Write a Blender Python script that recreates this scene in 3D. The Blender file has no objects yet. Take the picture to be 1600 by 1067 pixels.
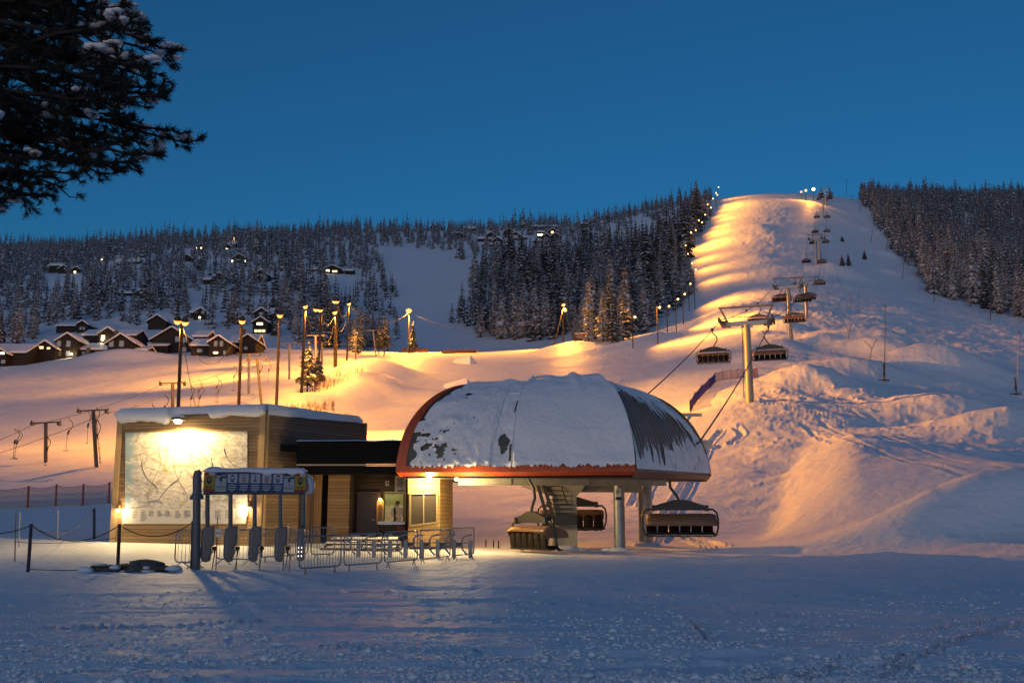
import bpy, math, random
import numpy as np
from mathutils import Vector, Matrix
R = math.radians
random.seed(7)
rng = np.random.default_rng(11)
C = bpy.context.scene.collection
S = bpy.context.scene

# ---------------------------------------------------------------- camera, sky, exposure
F = 1556.0                      # focal length in photo pixels (35 mm on a 36 mm sensor)
PITCH = R(9.95)
CAM = Vector((0.0, 0.0, 1.55))
cd = bpy.data.cameras.new('camera'); cam = bpy.data.objects.new('camera', cd); C.objects.link(cam)
cam.location = CAM; cam.rotation_euler = (R(90) + PITCH, 0, 0)
cd.sensor_width = 36.0; cd.lens = 36.0 * F / 1600.0
cd.clip_start = 0.1; cd.clip_end = 6000
S.camera = cam

w = bpy.data.worlds.new('World'); S.world = w; w.use_nodes = True
wn = w.node_tree.nodes; wl = w.node_tree.links
sky = wn.new('ShaderNodeTexSky'); sky.sky_type = 'NISHITA'; sky.sun_disc = False
sky.sun_elevation = R(4.0); sky.sun_rotation = R(200); sky.altitude = 500
sky.air_density = 1.0; sky.dust_density = 0.6; sky.ozone_density = 6.0
tint = wn.new('ShaderNodeMix'); tint.data_type = 'RGBA'; tint.blend_type = 'MULTIPLY'      # blue hour: teal rather than violet
tint.inputs[0].default_value = 1.0; tint.inputs[7].default_value = (1.32, 1.0, .74, 1)
wl.new(sky.outputs['Color'], tint.inputs[6]); wl.new(tint.outputs[2], wn['Background'].inputs['Color'])
wn['Background'].inputs['Strength'].default_value = 0.185
sd = bpy.data.lights.new('afterglow', 'SUN'); sd.energy = 0.24; sd.angle = R(50); sd.color = (1.0, .86, .92)      # the last glow of the set sun, behind the camera
sun = bpy.data.objects.new('afterglow', sd); C.objects.link(sun); sun.rotation_euler = Vector((.25, 1, -.30)).to_track_quat('-Z', 'Y').to_euler()
S.view_settings.view_transform = 'Standard'; S.view_settings.look = 'None'
S.view_settings.exposure = 0.0; S.view_settings.gamma = 1.0
try: S.view_settings.use_curve_mapping = False
except Exception: pass
S.cycles.max_bounces = 6; S.cycles.diffuse_bounces = 2; S.cycles.glossy_bounces = 3; S.cycles.transmission_bounces = 4
S.cycles.sample_clamp_indirect = 4.0
# ---------------------------------------------------------------- photo pixel <-> place
def ytan(py):                                   # elevation tangent of a photo row, per metre of forward distance
    Y = (533.5 - py) / F
    return (math.sin(PITCH) + Y * math.cos(PITCH)) / (math.cos(PITCH) - Y * math.sin(PITCH))
def uof(px, py):                                # sideways metres per metre of forward distance
    Y = (533.5 - py) / F
    return ((px - 800.0) / F) / (math.cos(PITCH) - Y * math.sin(PITCH))
def at(px, py, d): return Vector((uof(px, py) * d, d, CAM.z + ytan(py) * d))
def row_of(z, d):                               # photo row of a height z at forward distance d
    t = (z - CAM.z) / d
    Y = (t * math.cos(PITCH) - math.sin(PITCH)) / (math.cos(PITCH) + t * math.sin(PITCH))
    return 533.5 - F * Y
def col_of(x, y, z):
    Y = (533.5 - row_of(z, y)) / F
    return 800 + F * (x / y) * (math.cos(PITCH) - Y * math.sin(PITCH))

# ---------------------------------------------------------------- noise
def _h(ix, iy, s):
    n = (ix * 374761393 + iy * 668265263 + s * 974634777) & 0xffffffff
    n = ((n ^ (n >> 13)) * 1274126177) & 0xffffffff
    n = n ^ (n >> 16)
    return (n & 0xffff) / 65535.0
def vnoise(x, y, s=0):
    x = np.asarray(x, float); y = np.asarray(y, float)
    ix = np.floor(x).astype(np.int64); iy = np.floor(y).astype(np.int64)
    fx = x - ix; fy = y - iy; fx = fx*fx*fx*(fx*(fx*6-15)+10); fy = fy*fy*fy*(fy*(fy*6-15)+10)
    a = _h(ix, iy, s); b = _h(ix+1, iy, s); c = _h(ix, iy+1, s); d = _h(ix+1, iy+1, s)
    return (a*(1-fx)+b*fx)*(1-fy) + (c*(1-fx)+d*fx)*fy
def fbm(x, y, s=0, o=4, g=0.5):
    t = 0; a = 1.0; n = 0
    for k in range(o):
        t = t + a * (vnoise(x * 2**k, y * 2**k, s + k) - 0.5); n += a; a *= g
    return t / n * 2

# ---------------------------------------------------------------- terrain: height of the ground at each distance
PX = [-250, 0, 170, 300, 450, 600, 750, 900, 1050, 1172, 1300, 1450, 1600, 1850]
ROWS = {
 60:  [808, 803, 795, 790, 788, 792, 802, 808, 802, 792, 776, 778, 776, 776],
 72:  [775, 765, 757, 752, 750, 755, 764, 770, 765, 734, 722, 730, 740, 740],
 85:  [742, 733, 732, 725, 722, 725, 730, 733, 724, 682, 672, 690, 708, 708],
 105: [702, 694, 690, 685, 680, 686, 688, 685, 664, 616, 628, 652, 674, 674],
 130: [664, 656, 650, 645, 634, 648, 650, 644, 618, 586, 592, 606, 628, 624],
 160: [632, 623, 618, 611, 600, 618, 618, 608, 582, 558, 563, 570, 588, 583],
 200: [606, 598, 590, 582, 568, 588, 588, 577, 552, 528, 532, 541, 552, 548],
 240: [584, 575, 566, 562, 554, 566, 567, 556, 530, 494, 502, 516, 526, 522],
 285: [562, 554, 544, 541, 546, 553, 553, 544, 518, 470, 480, 496, 506, 502],
 330: [534, 528, 520, 516, 520, 546, 547, 532, 490, 446, 456, 480, 494, 490],
 400: [490, 485, 482, 476, 468, 505, 512, 484, 450, 416, 421, 450, 467, 462],
 480: [454, 450, 446, 440, 433, 455, 458, 442, 408, 368, 380, 422, 432, 428],
 560: [427, 424, 420, 411, 404, 412, 418, 408, 368, 328, 337, 388, 397, 392],
 640: [411, 408, 402, 393, 383, 386, 389, 382, 327, 302, 302, 352, 367, 362],
 720: [401, 399, 391, 381, 373, 372, 373, 366, 317, 306, 304, 328, 337, 337],
 820: [398, 395, 387, 379, 371, 362, 359, 355, 324, 314, 312, 316, 312, 316],
 1050:[405, 403, 396, 389, 382, 372, 368, 364, 332, 324, 322, 326, 322, 326],
}
NEARZ = {            # metres, on the flat in front of the buildings
 -40: [0]*14, 30: [0]*14,
 38: [.15, .12, .1, .1, .05, .02, 0, 0, 0, 0, .05, .25, .6, .8],
 47: [.6, .6, .62, .6, .5, .35, .06, 0, 0, .1, .3, 1.15, 1.75, 2.0],
}
UG = np.linspace(-1.2, 1.2, 481)
KD = sorted(list(NEARZ) + list(ROWS))
KZ = []
for D in KD:
    if D in NEARZ: us = [(p - 800) / F for p in PX]; zs = NEARZ[D]
    else:
        us = [uof(p, q) for p, q in zip(PX, ROWS[D])]; zs = [CAM.z + ytan(q) * D for q in ROWS[D]]
    z = np.interp(UG, us, zs)
    k = np.exp(-0.5 * (np.arange(-24, 25) / 7.0) ** 2); k /= k.sum()
    KZ.append(np.convolve(np.pad(z, 24, mode='edge'), k, mode='valid'))
KZ = np.array(KZ); KD = np.array(KD, float)
def pchip(xk, yk, xq):                         # monotone cubic along the distance, all columns at once
    h = np.diff(xk)[:, None]; dl = np.diff(yk, axis=0) / h
    m = np.zeros_like(yk)
    w1 = 2*h[1:] + h[:-1]; w2 = h[1:] + 2*h[:-1]
    ok = dl[:-1] * dl[1:] > 0
    with np.errstate(divide='ignore', invalid='ignore'):
        hm = (w1 + w2) / (w1/dl[:-1] + w2/dl[1:])
    m[1:-1] = np.where(ok, hm, 0); m[0] = dl[0]; m[-1] = dl[-1]
    i = np.clip(np.searchsorted(xk, xq) - 1, 0, len(xk) - 2)
    t = ((xq - xk[i]) / h[i, 0])[:, None]; H_ = h[i]
    return ((2*t**3-3*t**2+1)*yk[i] + (t**3-2*t**2+t)*H_*m[i] + (-2*t**3+3*t**2)*yk[i+1] + (t**3-t**2)*H_*m[i+1])
DG = np.concatenate([np.linspace(-40, 28, 30), np.geomspace(30, 1050, 700)])
ZG = pchip(KD, KZ, DG)
def base_h(x, y):
    x = np.asarray(x, float); y = np.asarray(y, float)
    u = np.clip(x / np.maximum(y, 5.0), -1.19, 1.19); d = np.clip(y, -39.9, 1049.9)
    fi = (u - UG[0]) / (UG[1] - UG[0]); i = np.clip(fi.astype(int), 0, len(UG) - 2); fi = fi - i
    j = np.clip(np.searchsorted(DG, d) - 1, 0, len(DG) - 2); fj = (d - DG[j]) / (DG[j+1] - DG[j])
    return (ZG[j, i]*(1-fi)+ZG[j, i+1]*fi)*(1-fj) + (ZG[j+1, i]*(1-fi)+ZG[j+1, i+1]*fi)*fj
def sstep(a, b, v): t = np.clip((v - a) / (b - a), 0, 1); return t*t*(3-2*t)
MOUNDS = []          # x, y, radius across, radius along, height
def mound(px, py, d, rx, ry, h):
    MOUNDS.append((uof(px, py) * d, d, rx, ry, h))
# snow heaps by the lift, the whale backs of the snow guns, the bank left of the piste
mound(1520, 600, 100, 7.5, 7, 2.4); mound(1475, 618, 100, 5.5, 6, 1.0); mound(1625, 640, 82, 7.5, 7, 3.0); mound(1560, 668, 80, 5.5, 6, 1.5)
mound(1440, 548, 150, 8, 6, 3.2); mound(1500, 552, 152, 7, 6, 2.4); mound(1385, 540, 165, 7, 9, 4.2); mound(1392, 520, 180, 6, 8, 3.5)
mound(1330, 520, 190, 8, 8, 3.0); mound(1290, 600, 120, 6, 5, 1.6); mound(1345, 560, 140, 6, 5, 1.6); mound(1240, 590, 125, 5, 4, 1.0)
mound(590, 560, 190, 7.5, 12, 4.0); mound(575, 572, 165, 6, 12, 3.2); mound(560, 590, 148, 5, 9, 2.4); mound(450, 612, 130, 7, 9, 1.8)
mound(1400, 800, 47, 7, 4, .5); mound(1470, 800, 43, 4.5, 2.2, .7); mound(1570, 790, 42, 6, 2.4, 1.15); mound(1700, 790, 42, 6, 2.6, 1.2)
mound(895, 545, 270, 10, 8, 2.0); mound(960, 560, 235, 12, 8, 1.8); mound(1010, 548, 245, 9, 6, 1.6)
mound(1150, 545, 165, 12, 5, 1.4)
mound(1310, 425, 390, 10, 10, 5); mound(1180, 470, 270, 14, 6, 2.2); mound(1120, 485, 268, 14, 5, 1.8); mound(190, 552, 245, 12, 6, 2.5)
for k in range(46):                             # pillows all over the ungroomed side of the hill
    px = random.uniform(1180, 1420); d = random.uniform(120, 560)
    MOUNDS.append((uof(px, 500) * d, d, random.uniform(3, 9), random.uniform(3, 8), random.uniform(.3, 1.1) * (1 + d / 500)))
for k in range(26):
    px = random.uniform(1050, 1230); d = random.uniform(180, 600)
    MOUNDS.append((uof(px, 450) * d, d, random.uniform(10, 22), random.uniform(3, 6), random.uniform(.1, .28)))
BP1 = (uof(1163, 855) * 50, 50.0); BP2 = (uof(1236, 690) * 75, 75.0)      # foot of the steep bank right of the lift track
def bank(x, y):
    dx, dy = BP2[0]-BP1[0], BP2[1]-BP1[1]; L = math.hypot(dx, dy); t = ((x-BP1[0])*dx + (y-BP1[1])*dy) / L / L; s = ((x-BP1[0])*dy - (y-BP1[1])*dx) / L
    s = s + .8*fbm(t*3, t*0, 17, 2)
    return 2.5 * sstep(-.12, .30, t) * (1 - sstep(.70, 1.7, t)) * sstep(0, 5.4, s) * np.exp(-(np.maximum(s - 6, 0) / 17)**2) - .35*sstep(-6, 0, s)*(1-sstep(0, 2, s))*sstep(-.1, .2, t)*(1-sstep(.9, 1.3, t))
def seg_dist(x, y, ax, ay, bx, by):
    dx, dy = bx-ax, by-ay; L = math.hypot(dx, dy); ex, ey = dx/L, dy/L
    t = (x-ax)*ex + (y-ay)*ey; s = (x-ax)*-ey + (y-ay)*ex
    return t, s, L
TRACKS = []          # grooves pressed by skis and machines: points, half width, depth
def track(pts, hw, dp): TRACKS.append((pts, hw, dp))
def H(x, y):
    x = np.asarray(x, float); y = np.asarray(y, float)
    z = base_h(x, y)
    zf = z.reshape(-1); xf = x.reshape(-1); yf = y.reshape(-1)
    for mx, my, rx, ry, h in MOUNDS:
        s = np.nonzero((np.abs(yf - my) < 3*ry) & (np.abs(xf - mx) < 3*rx))[0]
        if len(s): zf[s] += h * np.exp(-((xf[s]-mx)/rx)**2 - ((yf[s]-my)/ry)**2)
    z = zf.reshape(x.shape)
    z = z + bank(x, y)
    far = sstep(48, 75, y)
    z = z + far * (fbm(x/22, y/22, 3, 3) * 0.55)
    right = sstep(.16, .27, x / np.maximum(y, 5)) * far
    z = z + right * (fbm(x/7, y/7, 9, 3) * 0.5 + fbm(x/1.7, y/1.7, 13, 3) * .16 * (1 + sstep(100, 300, y))) + far * fbm(x/5, y/5, 21, 3) * 0.10
    z = z + right * (1 - sstep(110, 190, y)) * (fbm(x/.5, y/.7, 131, 3) * .022 + np.maximum(fbm(x/1.1, y/1.3, 135, 3) - .34, 0) * .35)
    left = sstep(-.30, -.38, x / np.maximum(y, 5)) * sstep(230, 300, y); z = z + left * fbm(x/25, y/25, 33, 3) * 3.0
    return z
def fine(x, y):                                  # the trodden crust and crumbs, only where near enough to be seen
    near = 1 - sstep(26, 50, y)
    z = near * (fbm(x/1.6, y/0.9, 41, 3) * 0.028 + fbm(x/.45, y/.26, 44, 3) * .024)
    rough = sstep(.38, .62, vnoise(x/3.5 + 7, y/1.4, 55)) * near
    cl = np.clip(fbm(x/.15, y/.14, 61, 3, .6) - .02, 0, 1)
    z = z + (0.25 + .75*rough) * cl * 0.05 * (1 - sstep(14, 34, y)) * (1.25 - sstep(9.0, 15, y)*.7)
    lump = np.clip(vnoise(x/.32, y/.28, 71) - .76, 0, 1)
    z = z + lump * .10 * (1 - sstep(9.6, 13.0, y)) * (vnoise(x/1.1, y/.7, 72) > .45)
    # long faint grooves across, left by turning skis
    for k, (sx, sy, am) in enumerate([(9, .5, .03), (14, .8, .03)]):
        v = vnoise(x/sx + .15*y, y/sy + x*.04*(k*2-1), 81 + k)
        z = z - near * 1.6 * am * sstep(.70, .86, v)
    for pts, hw, dp in TRACKS:
        for (ax, ay), (bx, by) in zip(pts[:-1], pts[1:]):
            t, s, L = seg_dist(x, y, ax, ay, bx, by)
            m = (t > 0) & (t < L) & (np.abs(s) < hw * 3)
            if m.any():
                a = np.abs(s) / hw
                prof = np.where(a < 1, -1.0, np.where(a < 2, 1.1 * (1 - np.abs(a - 1.5) * 2) , 0))
                z = z + np.where(m, dp * prof * (.65 + .6 * vnoise(t/(1.8 if hw > .1 else .5), s*0 + 3, 5)), 0)
    # rumpled, machine tracked snow on the right
    uu = x / np.maximum(y, 5)
    band = sstep(.20, .25, uu) * sstep(52, 62, y) * (1 - sstep(105, 125, y))
    z = z + band * fbm(x/.6, y/.9, 91, 3) * .09 * sstep(.4, .6, vnoise(x/7, y/4, 95))
    return z
def h1(x, y): return float(H(np.array([x]), np.array([y]))[0])
def G(px, d, py=700):                            # the ground on the line of sight column px, at distance d
    x = 0
    for _ in range(3):
        x = uof(px, py) * d; z = h1(x, d); py = row_of(z, d)
    return Vector((x, d, z))
_DS = np.concatenate([np.linspace(20, 60, 120), np.geomspace(60.3, 1040, 900)])
def hit(px, py, dmin=20):                        # where the line of sight meets the ground
    u = uof(px, py); z = H(u * _DS, _DS); ray = CAM.z + ytan(py) * _DS
    ok = np.nonzero((z >= ray) & (_DS > dmin))[0]
    d = float(_DS[ok[0]]) if len(ok) else 800.0
    return Vector((u * d, d, h1(u * d, d)))

# ---------------------------------------------------------------- materials
MATS = {}
def mat(name, color=(.5, .5, .5), rough=.6, metal=0.0, emit=None, estr=0.0, spec=.5, bump=None, var=None, trans=0.0, stretch=(1, 1, 1)):
    """bump=(scale, strength, distance); var=(scale, amount, second colour)"""
    if name in MATS: return MATS[name]
    m = bpy.data.materials.new(name); m.use_nodes = True
    nt = m.node_tree; b = nt.nodes['Principled BSDF']
    b.inputs['Base Color'].default_value = (*color, 1); b.inputs['Roughness'].default_value = rough
    b.inputs['Metallic'].default_value = metal; b.inputs['Specular IOR Level'].default_value = spec
    if trans: b.inputs['Transmission Weight'].default_value = trans
    if emit: b.inputs['Emission Color'].default_value = (*emit, 1); b.inputs['Emission Strength'].default_value = estr
    if bump or var:
        tc = nt.nodes.new('ShaderNodeTexCoord'); mp = nt.nodes.new('ShaderNodeMapping'); mp.inputs['Scale'].default_value = stretch
        nt.links.new(tc.outputs['Object'], mp.inputs['Vector'])
    if bump:
        n = nt.nodes.new('ShaderNodeTexNoise'); n.inputs['Scale'].default_value = bump[0]; n.inputs['Detail'].default_value = 4
        nt.links.new(mp.outputs['Vector'], n.inputs['Vector'])
        bp = nt.nodes.new('ShaderNodeBump'); bp.inputs['Strength'].default_value = bump[1]; bp.inputs['Distance'].default_value = bump[2]
        nt.links.new(n.outputs['Fac'], bp.inputs['Height']); nt.links.new(bp.outputs['Normal'], b.inputs['Normal'])
    if var:
        n2 = nt.nodes.new('ShaderNodeTexNoise'); n2.inputs['Scale'].default_value = var[0]; n2.inputs['Detail'].default_value = 3
        nt.links.new(mp.outputs['Vector'], n2.inputs['Vector'])
        r = nt.nodes.new('ShaderNodeMapRange'); r.inputs[1].default_value = .35; r.inputs[2].default_value = .65
        nt.links.new(n2.outputs['Fac'], r.inputs[0])
        mx = nt.nodes.new('ShaderNodeMix'); mx.data_type = 'RGBA'
        mx.inputs[6].default_value = (*color, 1); mx.inputs[7].default_value = (*var[2], 1)
        mul = nt.nodes.new('ShaderNodeMath'); mul.operation = 'MULTIPLY'; mul.inputs[1].default_value = var[1]
        nt.links.new(r.outputs[0], mul.inputs[0]); nt.links.new(mul.outputs[0], mx.inputs[0]); nt.links.new(mx.outputs[2], b.inputs['Base Color'])
    MATS[name] = m; return m
def snow_ground():
    m = bpy.data.materials.new('piste_snow'); m.use_nodes = True; nt = m.node_tree; b = nt.nodes['Principled BSDF']
    b.inputs['Base Color'].default_value = (.80, .82, .86, 1); b.inputs['Roughness'].default_value = .55; b.inputs['Specular IOR Level'].default_value = .35
    g = nt.nodes.new('ShaderNodeNewGeometry')
    prev = None
    for sc, st, di in ((.35, .5, .5), (2.2, .5, .12), (22.0, .8, .02)):
        n = nt.nodes.new('ShaderNodeTexNoise'); n.inputs['Scale'].default_value = sc; n.inputs['Detail'].default_value = 4; n.inputs['Roughness'].default_value = .6
        nt.links.new(g.outputs['Position'], n.inputs['Vector'])
        bp = nt.nodes.new('ShaderNodeBump'); bp.inputs['Strength'].default_value = st; bp.inputs['Distance'].default_value = di
        nt.links.new(n.outputs['Fac'], bp.inputs['Height'])
        if prev: nt.links.new(prev.outputs['Normal'], bp.inputs['Normal'])
        prev = bp
    nt.links.new(prev.outputs['Normal'], b.inputs['Normal'])
    # the trodden flat is greyer and icier than fresh snow, with loose white crumbs lying on it
    L = nt.links.new; sp = nt.nodes.new('ShaderNodeSeparateXYZ'); L(g.outputs['Position'], sp.inputs[0])
    mp = nt.nodes.new('ShaderNodeMapping'); mp.inputs['Scale'].default_value = (1, 1.6, 1); L(g.outputs['Position'], mp.inputs[0])
    n1 = nt.nodes.new('ShaderNodeTexNoise'); n1.inputs['Scale'].default_value = 7.0; n1.inputs['Detail'].default_value = 5; n1.inputs['Roughness'].default_value = .7; L(mp.outputs[0], n1.inputs['Vector'])
    r1 = nt.nodes.new('ShaderNodeMapRange'); r1.inputs[1].default_value = .50; r1.inputs[2].default_value = .62; L(n1.outputs['Fac'], r1.inputs[0])
    n2 = nt.nodes.new('ShaderNodeTexNoise'); n2.inputs['Scale'].default_value = .35; n2.inputs['Detail'].default_value = 4; L(mp.outputs[0], n2.inputs['Vector'])
    r2 = nt.nodes.new('ShaderNodeMapRange'); r2.inputs[1].default_value = .35; r2.inputs[2].default_value = .6; r2.inputs[3].default_value = .25; L(n2.outputs['Fac'], r2.inputs[0])
    mu = nt.nodes.new('ShaderNodeMath'); mu.operation = 'MULTIPLY'; L(r1.outputs[0], mu.inputs[0]); L(r2.outputs[0], mu.inputs[1])
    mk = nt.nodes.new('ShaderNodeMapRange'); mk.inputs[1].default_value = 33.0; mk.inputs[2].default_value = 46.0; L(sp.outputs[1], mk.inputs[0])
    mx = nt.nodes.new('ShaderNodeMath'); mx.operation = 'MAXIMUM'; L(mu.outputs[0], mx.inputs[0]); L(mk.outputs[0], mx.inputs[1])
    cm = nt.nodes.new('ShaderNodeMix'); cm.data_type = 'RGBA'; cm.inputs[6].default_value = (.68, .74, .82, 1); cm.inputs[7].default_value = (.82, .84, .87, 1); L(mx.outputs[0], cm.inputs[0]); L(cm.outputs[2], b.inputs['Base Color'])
    return m
SNOWG = snow_ground()

# tracks on the flat: ski grooves at the lower right, machine grooves elsewhere
def gp(px, py):
    t = ytan(py); d = -CAM.z / t; return (uof(px, py) * d, d)
for a, b, hw in [((1385, 1037), (1600, 972), .035), ((1375, 1050), (1480, 1012), .03), ((1265, 1062), (1330, 1018), .03), ((1180, 1064), (1300, 1038), .03),
                 ((1420, 990), (1560, 965), .03), ((1080, 970), (1105, 1000), .03), ((640, 940), (980, 946), .04), ((1150, 958), (1260, 962), .04), ((960, 918), (1150, 917), .06),
                 ((60, 985), (420, 972), .05), ((500, 1010), (760, 1022), .05), ((250, 930), (620, 925), .06), ((1240, 930), (1500, 928), .06)]:
    track([gp(*a), gp(*b)], hw, .05)
    
def slope_track(px, hw, dp):
    track([tuple(hit(a, b, 46))[:2] for a, b in px], hw, dp*.75)
for o in (0, 14): slope_track([(1012 + o, 848), (1040 + o, 800), (1062 + o, 765), (1090 + o*.8, 715), (1102 + o*.7, 690)], .22, .16)
for o in (0, 16): slope_track([(985 + o, 790), (1000 + o, 760), (1010 + o, 745)], .22, .14); slope_track([(1120 + o, 857), (1085 + o, 846), (1060 + o, 835), (1035 + o, 815)], .25, .14)
slope_track([(1110, 690), (1128, 672), (1150, 668), (1160, 680), (1140, 694), (1118, 700)], .3, .16)
for a in ([(1180, 652), (1260, 668), (1340, 690), (1420, 722), (1520, 748), (1600, 762)], [(1190, 645), (1280, 655), (1380, 680), (1470, 715), (1600, 745)], [(1200, 610), (1270, 620), (1330, 640), (1400, 668)], [(1180, 625), (1250, 640), (1330, 665)], [(1290, 575), (1360, 590), (1440, 600), (1510, 585)], [(700, 600), (820, 570), (940, 560), (1040, 560)], [(760, 575), (900, 590), (1010, 575)], [(950, 600), (1010, 585), (1070, 590)], [(0, 640), (90, 622), (200, 605)], [(0, 700), (90, 672), (180, 650)]): slope_track(a, .25, .08)
# ---------------------------------------------------------------- ground mesh
us = np.concatenate([np.linspace(-1.19, -.62, 50), np.linspace(-.615, .615, 1050), np.linspace(.62, 1.19, 50)])
dn = 1.0 / np.linspace(1/5.0, 1/48.0, 420)
ds = np.concatenate([[-40, -25, -12, -4, 1, 3], dn, np.geomspace(48.2, 1045, 470)])
DD, UU = np.meshgrid(ds, us, indexing='ij')
XX = UU * np.maximum(DD, 5.0) * np.where(DD < 5, 1 + (5 - DD) * .25, 1)
ZZ = H(XX, DD) + fine(XX, DD)
nd, nu = DD.shape
co = np.stack([XX, DD, ZZ], -1).reshape(-1, 3).astype(np.float32)
ii, jj = np.meshgrid(np.arange(nd-1), np.arange(nu-1), indexing='ij')
v0 = (ii*nu + jj).ravel(); q = np.stack([v0, v0+1, v0+nu+1, v0+nu], -1).astype(np.int32)
me = bpy.data.meshes.new('snow_ground'); me.vertices.add(len(co)); me.vertices.foreach_set('co', co.ravel())
me.loops.add(q.size); me.loops.foreach_set('vertex_index', q.ravel())
me.polygons.add(len(q)); me.polygons.foreach_set('loop_start', np.arange(0, q.size, 4, dtype=np.int32))
me.polygons.foreach_set('use_smooth', np.ones(len(q), bool))
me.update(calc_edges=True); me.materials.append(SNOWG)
ground = bpy.data.objects.new('snow_ground', me); C.objects.link(ground); ground['kind'] = 'structure'
ground['label'] = 'snow covered valley floor and ski slopes'

# loose crumbs of snow thrown up on the trodden flat
def crumbs():
    r = np.random.default_rng(5); N_ = 20000
    rowv = 1067 - 150 * r.random(N_*3)**1.9 + 6; t_ = np.array([ytan(v) for v in rowv]); d = -CAM.z / t_; px = r.uniform(-40, 1640, N_*3); x = (px - 800) / F * d * 1.01
    k = (vnoise(x/1.3, d/.7, 121) * .6 + vnoise(x/.35, d/.25, 122) * .6) > .66 - .12*(rowv > 1020); x, d = x[k][:N_], d[k][:N_]; n_ = len(x)
    z = H(x, d) + fine(x, d); s = .006 + .022 * r.random(n_)**2.5; s = s * (1 + 1.2*(r.random(n_) < .03))
    B = np.array([(1,0,0), (0,1,0), (-1,0,0), (0,-1,0), (0,0,1), (0,0,-.6)], float); Fc = np.array([(0,1,4), (1,2,4), (2,3,4), (3,0,4), (1,0,5), (2,1,5), (3,2,5), (0,3,5)])
    V = B[None]*s[:, None, None]*r.uniform(.6, 1.5, (n_, 6, 1)); a = r.uniform(0, 6.28, n_); ca, sa = np.cos(a)[:, None], np.sin(a)[:, None]
    X = V[..., 0]*ca - V[..., 1]*sa; Y = V[..., 0]*sa + V[..., 1]*ca; W = np.stack([X*1.3 + x[:, None], Y + d[:, None], V[..., 2]*.8 + (z + s*.25)[:, None]], -1).reshape(-1, 3).astype(np.float32)
    f = (Fc[None] + (np.arange(n_)*6)[:, None, None]).reshape(-1, 3).astype(np.int32)
    me = bpy.data.meshes.new('snow_crumbs'); me.vertices.add(len(W)); me.vertices.foreach_set('co', W.ravel()); me.loops.add(f.size); me.loops.foreach_set('vertex_index', f.ravel()); me.polygons.add(len(f)); me.polygons.foreach_set('loop_start', np.arange(0, f.size, 3, dtype=np.int32)); me.update(calc_edges=True)
    me.materials.append(mat('snow_crumb', (.86, .88, .90), .5)); o = bpy.data.objects.new('snow_crumbs', me); C.objects.link(o); o['kind'] = 'stuff'; o['label'] = 'loose white crumbs scattered over the trodden snow in front'; o['category'] = 'snow'
crumbs()
# ---------------------------------------------------------------- helpers for things
SODIUM = (1.0, .355, .03)
WARM = (1.0, .70, .30)
def tag(o, label=None, cat=None, group=None, kind=None):
    if label: o['label'] = label
    if cat: o['category'] = cat
    if group: o['group'] = group
    if kind: o['kind'] = kind
    return o
def thing(name, label, cat, loc=(0, 0, 0), rz=0.0, group=None):
    o = bpy.data.objects.new(name, None); C.objects.link(o); o.location = loc; o.rotation_euler = (0, 0, rz)
    return tag(o, label, cat, group)
def lamp_light(name, loc, watts, color, aim=None, size=160, blend=.4, rad=.15, parent=None):
    l = bpy.data.lights.new(name, 'SPOT' if aim else 'POINT'); l.energy = watts; l.color = color; l.shadow_soft_size = rad
    if aim: l.spot_size = R(size); l.spot_blend = blend
    o = bpy.data.objects.new(name, l); C.objects.link(o); o.location = loc
    if aim: o.rotation_euler = Vector(aim).to_track_quat('-Z', 'Y').to_euler()
    if parent: o.parent = parent
    return o
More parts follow.
